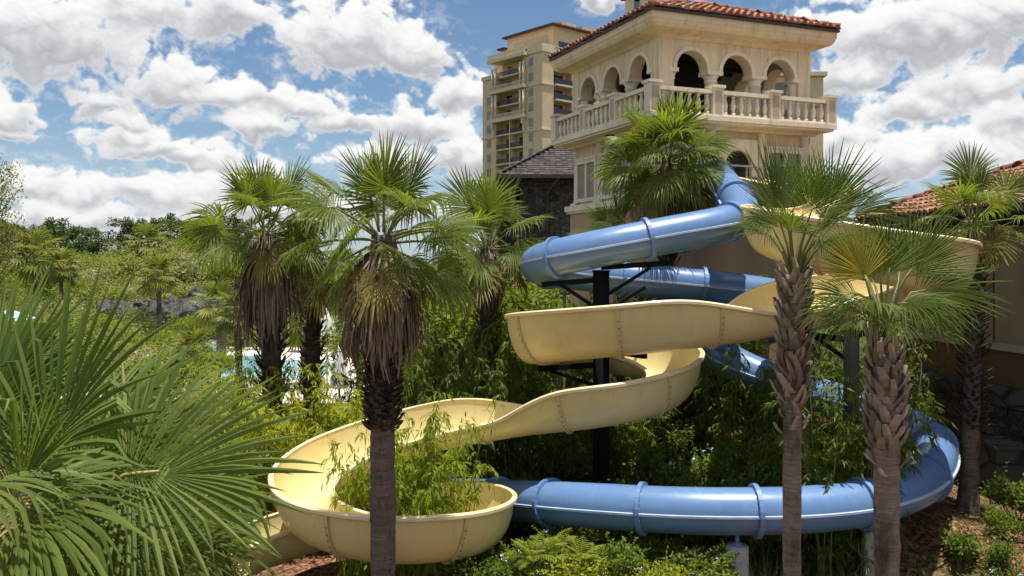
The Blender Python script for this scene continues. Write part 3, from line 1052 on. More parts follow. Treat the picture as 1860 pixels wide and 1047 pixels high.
def build_tower():
    base = TX @ V((LU / 2, LV / 2, 0))
    base.z = ground_z(base.x, base.y)
    root = thing('slide_tower', 'cream rendered slide tower with arcaded top storey, balustraded balcony and clay tile roof', 'tower', base)
    Z_LEDGE, Z_SLAB0, Z_SLAB1, Z_SPR, Z_WALL = 8.62, 10.83, 11.03, 12.58, 13.5
    CR = [(1.17, .57), (2.86, .57), (4.55, .57)]
    # base storey
    mb = MB(TX)
    mb.box(-0.1, LU + .1, -0.1, LV + .1, 0.5, Z_LEDGE - .2)
    mb.build('base_wall', M['stucco_tan'], root)
    mb = MB(TX)
    mb.box(-0.26, LU + .26, -0.26, LV + .26, Z_LEDGE - .2, Z_LEDGE)
    mb.box(-0.2, LU + .2, -0.2, LV + .2, Z_LEDGE - .28, Z_LEDGE - .202)
    mb.build('ledge', M['stucco_lite'], root)
    # lower storey core
    mb = MB(TX)
    mb.box(0.1, LU - .1, 0.1, LV - .1, Z_LEDGE, Z_SLAB0)
    mb.build('wall', M['stucco'], root)
    bays = [0.0, 1.92, 3.82, 5.72]
    for k in range(4):
        xf, L = side_xf(k)
        bs = [b * L / 5.72 for b in bays]
        for i, b in enumerate(bs):
            bb = min(max(b, 0.13), L - .13)
            if k in (1, 3) and i in (0, 3):
                continue
            mb = MB(xf)
            zz = Z_LEDGE
            mb.box(bb - .21, bb + .21, -.13, .25, zz, zz + .1)
            mb.lathe((bb, .06, zz + .1), [(.17, 0), (.17, .05), (.145, .08), (.13, 1.78), (.15, 1.8), (.15, 1.84), (.13, 1.86), (.14, 1.92), (.2, 2.02)], 18)
            mb.box(bb - .21, bb + .21, -.15, .25, zz + 2.1, Z_SLAB0 - .003)
            mb.build('column', M['stucco_lite'], root)
        for i in range(3):
            x0, x1 = bs[i] + .2, bs[i + 1] - .2
            if k == 0 and i == 1:
                continue
            # framed pair of lights
            fo = MB(xf)
            z0, z1 = Z_LEDGE + .12, Z_LEDGE + 1.62
            t = .13
            for a, b in ((x0, x0 + t), ((x0 + x1) / 2 - t / 2, (x0 + x1) / 2 + t / 2), (x1 - t, x1)):
                fo.box(a, b, -.03, .1, z0, z1)
            for a, b in (((x0), (x0 + x1) / 2 - t / 2), ((x0 + x1) / 2 + t / 2, x1)):
                fo.box(a + t * (a == x0), b - t * (b == x1), -.028, .1, z0, z0 + .13)
                fo.box(a + t * (a == x0), b - t * (b == x1), -.028, .1, z1 - .13, z1)
            fo.box(x0 - .05, x1 + .05, -.06, .1, z1, z1 + .08)
            wn = fo.build('window', M['stucco_lite'], root)
            p = MB(xf)
            p.box(x0 + t * .6, x1 - t * .6, .07, .099, z0 + .1, z1 - .1)
            p.build('pane', M['glass'], wn)
            p = MB(xf)
            for a, b in ((x0 + t, (x0 + x1) / 2 - t / 2), ((x0 + x1) / 2 + t / 2, x1 - t)):
                p.box(a + .01, a + (b - a) * (.78 if k == 1 else .5), .04, .06, z0 + .14, z1 - .14)
            p.build('blind', M['blind'], wn)
    # arched doorway to the slides, right face
    mb = MB(TX)
    x0, x1 = 2.13, 3.61
    c, r, zs = 2.87, .5, Z_LEDGE + 1.0
    arch_band(mb, x0, x1, zs, zs + .85, [(c, r)], .16, -.08)
    for a, b in ((x0, c - r), (c + r, x1)):
        mb.box(a, b, -.08, .08, Z_LEDGE, zs)
    d = mb.build('doorway', M['stucco_lite'], root)
    mb = MB(TX)
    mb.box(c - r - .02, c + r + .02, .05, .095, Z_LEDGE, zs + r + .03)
    mb.build('door_shade_panel', M['int_shade'], d)  # dark panel on the solid wall, painted as the shade of the doorway
    mb = MB(TX)
    for z in (.55, .95):
        mb.tube([TX.inverted() @ V(TX @ V((1.8, -.5, Z_LEDGE + z))), (3.9, -.5, Z_LEDGE + z)], .03, 8)
    for x in (1.85, 2.86, 3.85):
        mb.tube([(x, -.5, Z_LEDGE - .1), (x, -.5, Z_LEDGE + .95)], .03, 8)
    mb.build('guard_rail', M['galv'], root)
    mb = MB(TX)
    mb.box(1.6, 4.4, -1.2, -.262, Z_LEDGE - .3, Z_LEDGE - .1)
    mb.build('launch_platform', M['concrete'], root)
    # balcony slab
    o = .75
    mb = MB(TX)
    mb.box(-o, LU + .5, -o, LV + .35, Z_SLAB0 + .05, Z_SLAB1)
    mb.box(-o + .07, LU + .43, -o + .07, LV + .28, Z_SLAB0 - .02, Z_SLAB0 + .048)
    mb.box(-.22, LU + .15, -.22, LV + .12, Z_SLAB0 - .12, Z_SLAB0 - .022)
    mb.build('balcony_slab', M['stucco_lite'], root)
    # balustrades
    prof = [(.075, 0), (.075, .06), (.05, .08), (.04, .1), (.075, .2), (.085, .28), (.07, .38), (.04, .5), (.045, .53), (.06, .55), (.06, .6)]
    bal_me = None
    for k in range(4):
        xf, L = side_xf(k)
        e0 = -o if k in (0, 2) else (-.35 if k == 1 else -o)
        e1 = L + (.5 if k == 0 else (o if k == 1 else .5))
        if k == 2:
            e0, e1 = -.5, L + o
        if k == 3:
            e0, e1 = -o, L + .35
        yo = {0: -o, 1: -o, 2: -.35, 3: -.5}[k] + .16
        ps = [e0 + .17, e0 + (e1 - e0) * .345, e0 + (e1 - e0) * .655, e1 - .17]
        mb = MB(xf)
        mb.box(e0 + .3, e1 - .3, yo - .1, yo + .1, Z_SLAB1, Z_SLAB1 + .07)
        mb.box(e0 + .3, e1 - .3, yo - .11, yo + .11, Z_SLAB1 + .68, Z_SLAB1 + .8)
        b_o = mb.build('balustrade', M['stucco_lite'], root)
        for i, x in enumerate(ps):
            if i == 3 and k in (1, 3) or (i == 0 and k in (3,)) or (i in (0,) and k == 2):
                continue
            m = MB(xf)
            big = 1.0
            m.box(x - .19, x + .19, yo - .14, yo + .2, Z_SLAB1 + .002, Z_SLAB1 + .86)
            m.box(x - .235, x + .235, yo - .19, yo + .25, Z_SLAB1 + .862, Z_SLAB1 + .95)
            pr = m.build('pier', M['stucco_lite'], root)
            m = MB(xf)
            m.box(x - .12, x + .12, yo - .146, yo - .1405, Z_SLAB1 + .1, Z_SLAB1 + .78)
            m.build('pier_panel', M['panel'], pr)
        for a, b in zip(ps[:-1], ps[1:]):
            nb = 6
            for j in range(nb):
                x = a + .33 + (b - a - .66) * j / (nb - 1)
                w = xf @ V((x, yo, Z_SLAB1 + .072))
                if bal_me is None:
                    m = MB()
                    m.lathe((0, 0, 0), prof, 10)
                    bal_me = m.mesh('baluster', M['stucco_lite'])
                inst('baluster', bal_me, b_o, w - base)
    # arcades of the top storey
    for k in range(4):
        xf, L = side_xf(k)
        cr = [(c_ * L / 5.72, r_) for c_, r_ in CR]
        mb = MB(xf)
        x0, x1 = (0.0, L) if k in (0, 2) else (.45, L - .45)
        arch_band(mb, x0, x1, Z_SPR, Z_WALL + .2, cr, .42, 0.0)
        w_o = mb.build('arcade_wall', M['stucco'], root)
        mb = MB(xf)
        for c_, r_ in cr:
            arch_trim(mb, c_, r_ - .005, Z_SPR, .125, -.001, .045)
        xs_ = [.33, (cr[0][0] + cr[1][0]) / 2, (cr[1][0] + cr[2][0]) / 2, L - .33]
        mb.build('arch_moulding', M['stucco_lite'], w_o)
        for i, x in enumerate(xs_):
            if i in (1, 2):
                m = MB(xf)
                m.lathe((x, .21, Z_SLAB1), [(.24, 0), (.24, .08), (.2, .12), (.19, 1.2), (.21, 1.21), (.21, 1.25), (.19, 1.26), (.2, 1.32), (.27, 1.42)], 20)
                m.box(x - .29, x + .29, -.06, .47, Z_SPR - .13, Z_SPR - .002)
                m.build('arcade_column', M['stucco_lite'], root)
        for i, x in enumerate((0.5, L - 0.5)):
            m = MB(xf)
            m.lathe((x, .21, Z_SLAB1), [(.2, 0), (.2, .08), (.15, .12), (.14, 1.2), (.17, 1.25), (.15, 1.3), (.2, 1.42)], 16)
            m.box(x - .17, x + .17, -.05, .46, Z_SPR - .13, Z_SPR - .002)
            m.build('half_column', M['stucco_lite'], root)
    for u, v in ((0, 0), (LU - .42, 0), (0, LV - .42), (LU - .42, LV - .42)):
        m = MB(TX)
        m.box(u - .035, u + .455, v - .035, v + .455, Z_SLAB1 + .003, Z_WALL + .1)
        m.build('corner_pier', M['stucco'], root)
    # ceiling of dark boards with hanging fans
    m = MB(TX)
    m.box(.1, LU - .1, .1, LV - .1, Z_WALL - .02, Z_WALL + .15)
    for i in range(7):
        m.box(.43, LU - .43, .7 + i * .72, .82 + i * .72, Z_WALL - .14, Z_WALL - .021)
    m.build('ceiling', M['dark_wood'], root)
    # added dark core, painting the shade inside the top storey
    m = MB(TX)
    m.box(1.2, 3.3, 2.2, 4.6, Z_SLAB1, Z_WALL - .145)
    m.build('shade_core', M['int_shade'], root)
    # coved eaves
    m = MB(TX)
    OV = .62
    prs = [(0.02, Z_WALL - .04), (.06, Z_WALL + .0), (.12, Z_WALL + .06), (.3, Z_WALL + .1), (.5, Z_WALL + .16), (.57, Z_WALL + .26), (.6, Z_WALL + .36), (OV, Z_WALL + .37), (OV, Z_WALL + .62), (OV - .1, Z_WALL + .62)]
    vs, fs = [], []
    for off, z in prs:
        vs += [(-off, -off, z), (LU + off, -off, z), (LU + off, LV + off, z), (-off, LV + off, z)]
    for i in range(len(prs) - 1):
        for kk in range(4):
            k2 = (kk + 1) % 4
            fs.append((i * 4 + kk, i * 4 + k2, (i + 1) * 4 + k2, (i + 1) * 4 + kk))
    fs.append(tuple((len(prs) - 1) * 4 + kk for kk in range(4)))
    m.add(vs, fs)
    ev = m.build('eaves', M['stucco'], root)
    m = MB(TX)
    ze = Z_WALL + .62
    m.box(-OV - .07, LU + OV + .07, -OV - .07, -OV - .003, ze - .05, ze + .02)
    m.box(-OV - .07, -OV - .003, -OV - .003, LV + OV + .07, ze - .05, ze + .02)
    m.box(LU + OV + .003, LU + OV + .07, -OV - .003, LV + OV + .07, ze - .05, ze + .02)
    m.build('gutter', M['gutter'], ev)
    # roof
    h = (LU / 2 + OV) * math.tan(R(23))
    e = OV + .06
    A, B, C_, D_ = V((-e, -e, ze + .03)), V((LU + e, -e, ze + .03)), V((LU + e, LV + e, ze + .03)), V((-e, LV + e, ze + .03))
    apex = V((LU / 2, LV / 2, ze + h))
    m = MB(TX)
    m.add([A, B, C_, D_, apex], [(0, 1, 4), (1, 2, 4), (2, 3, 4), (3, 0, 4), (0, 3, 2, 1)])
    rf = m.build('roof', M['gutter'], root)
    m = MB(TX)
    for a, b in ((A, B), (B, C_), (C_, D_), (D_, A)):
        tile_slope(m, a, b, apex, apex)
    for a in (A, B, C_, D_):
        ridge_tiles(m, a + V((0, 0, .08)), apex + V((0, 0, .1)), .13)
    m.build('roof_tiles', M['tile'], rf)
    m = MB(TX)
    m.lathe((-e + .1, -e + .1, ze + .1), [(.08, 0), (.11, .1), (.05, .22), (.1, .3), (.02, .5)], 10)
    m.build('finial', M['galv'], rf)
    # lower annexe seen past the right end of the tower
    m = MB(TX)
    m.box(LU + .3, LU + 1.3, 3.0, LV + 2.5, 0.5, 10.6)
    an = m.build('annexe_wall', M['stucco'], root)
    m = MB(TX)
    for i in range(3):
        m.box(LU + .5 + i * .26, LU + .66 + i * .26, 2.97, 2.998, 9.6, 10.45)
    m.build('annexe_window', M['glass'], an)


build_tower()


def flood(label, px, py, Y, sc):
    c = P(px, py, Y)
    root = thing('flood_lamp', label, 'lamp', c + V((0, 0, .33 * sc)))
    m = MB()
    d = V((.15, -.95, -.2)).normalized()
    m.tube([c - d * .16 * sc, c - d * .1 * sc, c + d * .06 * sc, c + d * .1 * sc], [.1 * sc, .17 * sc, .19 * sc, .2 * sc], 18)
    m.build('housing', M['galv'], root)
    m = MB()
    m.tube([c + d * .101 * sc, c + d * .115 * sc], [.155 * sc, .13 * sc], 18)
    m.build('lens', M['blue_flange'], root)
    m = MB()
    m.bar(c, c + V((0, 0, .3 * sc)), .04)
    m.box(c.x - .14, c.x + .14, c.y - .09, c.y + .09, c.z + .3 * sc, c.z + .36 * sc)
    m.build('mounting_bracket', M['black'], root)


flood('round blue faced flood lamp hung under the near end of the left balcony', 1108, 262, 28.0, .8)
flood('smaller lamp half hidden behind palm leaves under the balcony corner', 1153, 256, 26.9, .7)


# ------------------------------------------------------------------ hotel
def build_hotel():
    hc = P(985, 480, 170)
    a = V((0.757, 0.653, 0)).normalized()
    b = V((-a.y, a.x, 0))
    HX = Matrix.Translation(V((hc.x, hc.y, 0))) @ Matrix(((a.x, b.x, 0, 0), (a.y, b.y, 0, 0), (0, 0, 1, 0), (0, 0, 0, 1)))
    root = thing('hotel_tower', 'tall beige hotel block with balconies far behind the slide tower', 'hotel', V((hc.x, hc.y, 0)))
    FH = 2.95
    NF = 16
    TOP = NF * FH + .8
    # u runs to the right along the right hand face, v runs back along the left hand face
    m = MB(HX)
    D = 1.9
    v0, v1, v2, v3 = 0, 5.6, 14.0, 18.3
    m.box(0, 3.0, v0, v1, 0, TOP)          # corner pier
    m.box(D, 3.0, v1, v2, 0, TOP)          # recessed back wall
    m.box(0, 3.0, v2, v3, 0, TOP - 3)
    m.box(3.0, 8.0, D, v3, 0, TOP - .02)       # recess on the right face
    m.box(8.0, 30, 0, v3, 0, TOP - 2.0)
    m.build('wall', M['hotel'], root)
    win, glass, slab, rail, trim, lite = MB(HX), MB(HX), MB(HX), MB(HX), MB(HX), MB(HX)
    for f in range(NF):
        z = f * FH + .3
        # recessed balconies on the left face
        if f < 11 or f == 12 or f == 14:
            pass
        s = MB(HX)
        s.box(.1, D, v1, v2, z - .15, z + .12)
        if f < NF - 4:
            s.box(0.1, D, 9.72, 9.98, z + .122, z + FH - .152)
        s.build('balcony_slab', M['hotel_lite'], root)
        top4 = f >= NF - 4
        r_ = MB(HX)
        if top4 and f % 2 == 0:
            r_.box(-.9, -.7, v1 - 1.2, v2 + 1.2, z + .2, z + .35)
            r_.box(-.9, -.7, v1 - 1.2, v2 + 1.2, z + 1.0, z + 1.15)
            for i in range(30):
                vv = v1 - 1.1 + i * (v2 - v1 + 2.2) / 29
                r_.box(-.86, -.74, vv - .06, vv + .06, z + .351, z + .999)
            r_.build('balustrade', M['hotel_lite'], root)
            s2 = MB(HX)
            s2.box(-1.0, -.002, v1 - 1.3, v2 + 1.3, z - .35, z + .198)
            s2.build('projecting_balcony', M['hotel_lite'], root)
        else:
            r_.box(.12, .17, v1, v2, z + 1.0, z + 1.08)
            r_.box(.12, .15, v1, v2, z + .2, z + .26)
            for i in range(43):
                vv = v1 + .1 + i * (v2 - v1 - .2) / 42
                r_.box(.125, .155, vv - .05, vv + .05, z + .261, z + .999)
            r_.build('railing', M['rail'], root)
        for vv in (6.6, 10.6):
            w = MB(HX)
            w.box(D - .06, D - .003, vv + .5, vv + 2.2, z + .13, z + 2.3)
            wo = w.build('balcony_door', M['glass'], root)
            w = MB(HX)
            w.box(D - .09, D - .062, vv + 1.3, vv + 1.4, z + .13, z + 2.3)
            w.build('door_frame', M['rail'], wo)
        for vv in (2.6, 15.6):
            if vv > 15 and f > NF - 3:
                continue
            w = MB(HX)
            w.box(-.03, -.003, vv, vv + 1.3, z + .7, z + 2.3)
            w.build('window', M['glass'], root)
            if f % 2:
                w = MB(HX)
                w.box(-.03, -.003, vv, vv + 1.3, z - .63, z + .697)
                w.build('spandrel', M['panel'], root)
        # balconies in the right face
        s = MB(HX)
        big = f in (11, 13)
        s.box(3.2, 7.8, -.7, D, z - .25, z + .1)
        s.build('balcony_slab', M['hotel_lite'], root)
        r_ = MB(HX)
        r_.box(3.2, 7.8, -.7, -.62, z + .2, z + 1.1)
        r_.build('railing', M['hotel_lite'] if f == 11 else M['rail'], root)
        w = MB(HX)
        w.box(3.6, 7.2, D - .06, D - .003, z + .12, z + 2.4)
        w.build('balcony_door', M['glass'], root)
        w = MB(HX)
        w.box(10, 12.5, -.05, -.003, z + .7, z + 2.3)
        w.build('window', M['glass'], root)
        w = MB(HX)
        w.box(16, 18.5, -.05, -.003, z + .7, z + 2.3)
        w.build('window', M['glass'], root)
    for zf in (5, 8, 11.0, 14.0):
        z = zf * FH
        t = MB(HX)
        t.box(-.18, 2.9, v0 - .18, v1 - .05, z, z + .3)
        t.build('string_course', M['hotel_lite'], root)
        if zf < 14:
            t = MB(HX)
            t.box(-.18, 2.9, v2 + .05, v3 + .18, z, z + .3)
            t.build('string_course', M['hotel_lite'], root)
        t = MB(HX)
        t.box(8.02, 30, -.18, -.003, z, z + .3)
        t.build('string_course', M['hotel_lite'], root)
    for vv in (v1 - .8, v1 + .2, v2 - .6, v2 + .5):
        for f0 in (NF - 4, NF - 2):
            t = MB(HX)
            zz = f0 * FH + .5
            t.lathe((-.6, vv, zz), [(.25, 0), (.25, 5.0 if f0 == NF - 4 else 4.6)], 10)
            t.build('loggia_column', M['hotel_lite'], root)
    for vv in (v1 - .6, v2 + .4):
        t = MB(HX)
        zz = (NF - 4) * FH - .05
        t.box(-.9, 0, vv - .25, vv + .25, zz - 1.2, zz - .01)
        t.box(-.5, 0, vv - .25, vv + .25, zz - 2.6, zz - 1.203)
        t.build('bracket', M['hotel_lite'], root)
    t = MB(HX)
    t.box(-1.2, 3.05, v1 - 1.5, v2 + 1.5, TOP - .5, TOP + .15)
    t.box(-.25, 3.05, -.25, v1 - 1.52, TOP - .4, TOP + 1.2)
    t.box(-.25, 3.05, v2 + 1.52, v3 + .2, TOP - 3.4, TOP - 2.6)
    t.box(3.06, 8.0, -.25, 0.2, TOP - .4, TOP + .3)
    t.build('cornice', M['hotel_lite'], root)
    t = MB(HX)
    for i in range(34):
        vv = v1 - 1.3 + i * (v2 - v1 + 2.6) / 33
        t.box(-1.05, -.9, vv - .07, vv + .07, TOP + .151, TOP + .95)
    t.box(-1.1, -.85, v1 - 1.4, v2 + 1.4, TOP + .951, TOP + 1.1)
    t.build('parapet', M['hotel_lite'], root)
    t = MB(HX)
    for i in range(24):
        uu = 3.2 + i * .4
        t.box(uu - .07, uu + .07, -.15, 0, TOP + .301, TOP + .95)
    t.box(3.1, 12.6, -.2, .05, TOP + .951, TOP + 1.1)
    t.build('parapet', M['hotel_lite'], root)
    # penthouse
    t = MB(HX)
    t.box(5.0, 22, 2.2, 16.2, TOP - 3, TOP + 5.9)
    t.box(5.6, 22, 16.2, 18.6, TOP - 3, TOP + 4.0)
    ph = t.build('penthouse', M['hotel'], root)
    t = MB(HX)
    t.box(4.95, 4.997, 3.6, 14.2, TOP + .5, TOP + 4.4)
    t.build('penthouse_panel', M['panel'], ph)
    t = MB(HX)
    t.box(6.5, 14.5, 2.1, 2.197, TOP + .6, TOP + 3.0)
    t.build('penthouse_window', M['glass'], ph)
    t = MB(HX)
    t.box(4.1, 23, 1.3, 17.0, TOP + 5.902, TOP + 6.2)
    t.box(4.7, 22, 17.01, 19.4, TOP + 4.0, TOP + 4.3)
    t.build('penthouse_roof', M['hotel_roof'], ph)
    t = MB(HX)
    t.box(3.6, 4.947, 3.2, 9.0, TOP + 1.9, TOP + 2.2)
    t.build('canopy', M['hotel_roof'], ph)
    t = MB(HX)
    t.box(22.1, 30, 3, 12, TOP - 2, TOP + 8)
    t.box(10, 14, 5, 8, TOP + 6.21, TOP + 8.2)
    t.box(14.1, 22.05, 3.2, 11, TOP + 5, TOP + 7.6)
    bl = t.build('upper_block', M['hotel'], root)
    t = MB(HX)
    t.box(21.5, 31, 2.3, 12.8, TOP + 8.01, TOP + 8.5)
    for i in range(3):
        t.box(23.2 + i * 2.3, 24.4 + i * 2.3, 2.9, 2.997, TOP + 4.2, TOP + 7)
    t.build('upper_block_roof', M['hotel_roof'], bl)
    # belvedere on the roof, with arched windows
    c = P(1168, 10, 185)
    t = MB()
    t.box(c.x - 3.4, c.x + 3.4, c.y - 3, c.y + 3, 44, c.z + 2.0)
    bv = t.build('belvedere', M['hotel_lite'], root)
    t = MB()
    for i in (-1, 1):
        for sx in (0,):
            t.box(c.x + i * 1.7 - .6, c.x + i * 1.7 + .6, c.y - 3.05, c.y - 3.003, c.z - 2.0, c.z + .4)
            t.tube([(c.x + i * 1.7, c.y - 3.05, c.z + .4), (c.x + i * 1.7, c.y - 3.003, c.z + .4)], .6, 16)
    t.build('belvedere_window', M['glass'], bv)
    t = MB()
    t.box(c.x - 4.2, c.x + 4.2, c.y - 3.8, c.y + 3.8, c.z + 2.0, c.z + 2.5)
    t.build('belvedere_roof', M['tile'], bv)


build_hotel()


def build_wing():
    c = P(1478, 165, 110)
    root = thing('hotel_wing', 'low beige hotel wing with flat cornices just past the right end of the tower', 'building', (c.x, c.y, 0))
    m = MB()
    zt = c.z + 1.8
    m.box(c.x - 16, c.x + 1.2, c.y, c.y + 14, GROUND, zt)
    m.box(c.x - 16, c.x + .2, c.y + 2, c.y + 12, zt, zt + 2.2)
    w = m.build('wall', M['hotel'], root)
    m = MB()
    m.box(c.x - 16.3, c.x + 1.6, c.y - .4, c.y + 14.4, zt + .002, zt + .5)
    m.box(c.x - 16.3, c.x + .6, c.y + 1.6, c.y + 12.4, zt + 2.202, zt + 2.6)
    m.build('cornice', M['hotel_lite'], root)
    for i in range(5):
        for j in range(4):
            m = MB()
            x = c.x - 1.2 - i * 2.9
            m.box(x - .7, x + .7, c.y - .05, c.y - .003, zt - 2.4 - j * 3, zt - .8 - j * 3)
            m.build('window', M['glass'], root)


build_wing()


# ------------------------------------------------------------------ pavilion with slate roof
def build_pavilion():
    c = P(985, 480, 52)
    zr, ze = 6.5 + (480 - 282) / F * 52 + 1.0, 6.5 + (480 - 322) / F * 52
    root = thing('stone_pavilion', 'dark rubble stone pavilion with slate hip roof left of the slide tower', 'pavilion', (c.x, c.y, GROUND))
    x0, x1, y0, y1 = c.x - 1.3, c.x + 7.5, 52, 60
    m = MB()
    m.box(x0, x1, y0, y1, GROUND, ze)
    w = m.build('wall', M['stone'], root)
    m = MB()
    m.box(x0 + .3, x0 + .9, y0 - .04, y0 - .003, ze - 4.5, ze - 1.0)
    m.build('window', M['dark_wood'], w)
    o = 1.3
    A, B, C_, D_ = V((x0 - o, y0 - o, ze)), V((x1 + o, y0 - o, ze)), V((x1 + o, y1 + o, ze)), V((x0 - o, y1 + o, ze))
    r0, r1 = V((x0 + 3.2, 56, zr + .6)), V((x1 - 3.2, 56, zr + .6))
    m = MB()
    m.add([A, B, C_, D_, r0, r1], [(0, 1, 5, 4), (1, 2, 5), (2, 3, 4, 5), (3, 0, 4), (0, 3, 2, 1)])
    rf = m.build('roof', M['gutter'], root)
    m = MB()
    tile_slope(m, A, B, r1, r0, .34, .34, arch=.15)
    tile_slope(m, D_, A, r0, r0, .34, .34, arch=.15)
    ridge_tiles(m, A, r0, .14)
    m.build('roof_slates', M['slate'], rf)
    m = MB()
    m.box(A.x, B.x, A.y - .1, A.y, ze - .18, ze + .02)
    m.box(A.x - .1, A.x - .003, A.y, D_.y, ze - .18, ze + .02)
    m.tube([(x0 + 2.2, A.y - .05, ze - .2), (x0 + 1.6, y0 - .3, ze - .9), (x0 + 1.6, y0 - .1, ze - 1.2), (x0 + 1.6, y0 - .1, GROUND)], .07, 8)
    m.build('gutter', M['gutter'], rf)
    # long low roof running left behind the palms
    c2 = P(905, 480, 58)
    B2 = thing('slate_roof_wing', 'low slate roofed wing stepping down to the left of the stone pavilion', 'building', (c2.x, c2.y, GROUND))
    m = MB()
    m.box(c2.x, x0 - .2, 56, 64, GROUND, ze - 1.2)
    m.build('wall', M['stone'], B2)
    m = MB()
    zb = ze - 1.1
    m.add([(c2.x - 1, 54.6, zb - .8), (x0 - .25, 54.6, zb - .1), (x0 - .25, 60, zb + 2.2), (c2.x + 2, 60, zb + .6), (c2.x - 1, 54.6, zb - 1.1), (x0 - .25, 54.6, zb - .35), (x0 - .25, 60, zb + 2.0), (c2.x + 2, 60, zb + .3)],
          [(0, 1, 2, 3), (4, 7, 6, 5), (0, 4, 5, 1), (1, 5, 6, 2), (2, 6, 7, 3), (3, 7, 4, 0)])
    m.build('roof', M['slate'], B2)


build_pavilion()


# ------------------------------------------------------------------ right hand building with red tiles
def build_right():
    a = V((12.95, 29.3, 0))
    b = V((13.85, 22.0, 0))
    t = (b - a).normalized()
    inn = V((-t.y, t.x, 0))          # into the building (+x)
    BX = Matrix.Translation(a) @ Matrix(((t.x, inn.x, 0, 0), (t.y, inn.y, 0, 0), (0, 0, 1, 0), (0, 0, 0, 1)))
    root = thing('tiled_building', 'beige building with red clay tile roof and stone base at the right edge', 'building', (a.x, a.y, ground_z(a.x, a.y)))
    L, ZL, ZS, ZE = 16.0, 4.12, 3.15, 8.0
    m = MB(BX)
    m.box(0, L, 0, 9, ZL + .2, ZE)
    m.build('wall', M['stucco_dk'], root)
    m = MB(BX)
    m.box(-.12, L, -.12, 9, ZL, ZL + .198)
    m.build('ledge', M['ledge_dk'], root)
    m = MB(BX)
    m.box(-.02, L, -.02, 9, ZS, ZL - .002)
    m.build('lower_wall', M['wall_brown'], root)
    m = MB(BX)
    x = -.12
    rnd = random.Random(3)
    while x < L:
        w = rnd.uniform(.9, 1.6)
        m.box(x, x + w - .02, -.14 + rnd.uniform(-.01, .01), .3, ZS - .55, ZS - .003)
        x += w
    m.build('stone_course', M['stone_blk'], root)
    m = MB(BX)
    m.box(-.06, L, -.06, 9, -1, ZS - .553)
    m.build('base_wall', M['stone'], root)
    m = MB(BX)
    for x in (2.2, 4.6, 7.0, 9.4):
        m.box(x, x + .06, -.012, 0.05, ZL + .205, ZE - .05)
    m.build('wall_joint', M['gutter'], root)
    m = MB(BX)
    m.tube([(.5, -.12, ZE - .1), (.5, -.12, .3)], .06, 8)
    m.build('downpipe', M['gutter'], root)
    o = 1.0
    pitch = math.tan(R(23))
    A, B = V((-o, -o, ZE)), V((L, -o, ZE))
    s = 7.0
    C_, D_ = V((L, -o + s, ZE + s * pitch)), V((-o + s, -o + s, ZE + s * pitch))
    E_ = V((-o, -o + 2 * s, ZE))
    m = MB(BX)
    dz = V((0, 0, -.08))
    m.add([A + dz, B + dz, C_ + dz, D_ + dz, E_ + dz, A + dz * 3, B + dz * 3], [(0, 1, 2, 3), (4, 0, 3), (0, 5, 6, 1)])
    m.box(-o + .05, L, -o + .05, 0, ZE - .3, ZE - .25)
    rf = m.build('roof', M['dark_wood'], root)
    m = MB(BX)
    tile_slope(m, A, B, C_, D_, .28, .4)
    tile_slope(m, E_, A, D_, D_, .28, .4)
    ridge_tiles(m, A + V((0, 0, .1)), D_ + V((0, 0, .12)), .15)
    m.build('roof_tiles', M['tile'], rf)
    m = MB(BX)
    m.box(-o, L, -o - .12, -o - .003, ZE - .16, ZE - .01)
    m.build('gutter', M['gutter'], rf)
    # rafters under the eaves
    for i in range(22):
        m = MB(BX)
        m.box(.1 + i * .7, .2 + i * .7, -o + .06, -.003, ZE - .48, ZE - .302)
        m.build('rafter', M['dark_wood'], rf)
    # plain utility box by the wall
    c = V((12.6, 22.8, 0))
    z = ground_z(c.x, c.y)
    root = thing('utility_cabinet', 'grey square utility cabinet in the shade against the stone wall', 'cabinet', (c.x, c.y, z))
    m = MB()
    m.box(c.x - .45, c.x + .45, c.y - .7, c.y + .7, z, z + 1.2)
    m.build('body', M['stone_blk'], root)
    m = MB()
    m.box(c.x - .5, c.x + .5, c.y - .75, c.y + .75, z + 1.2, z + 1.27)
    m.build('lid', M['stone_blk'], root)


build_right()


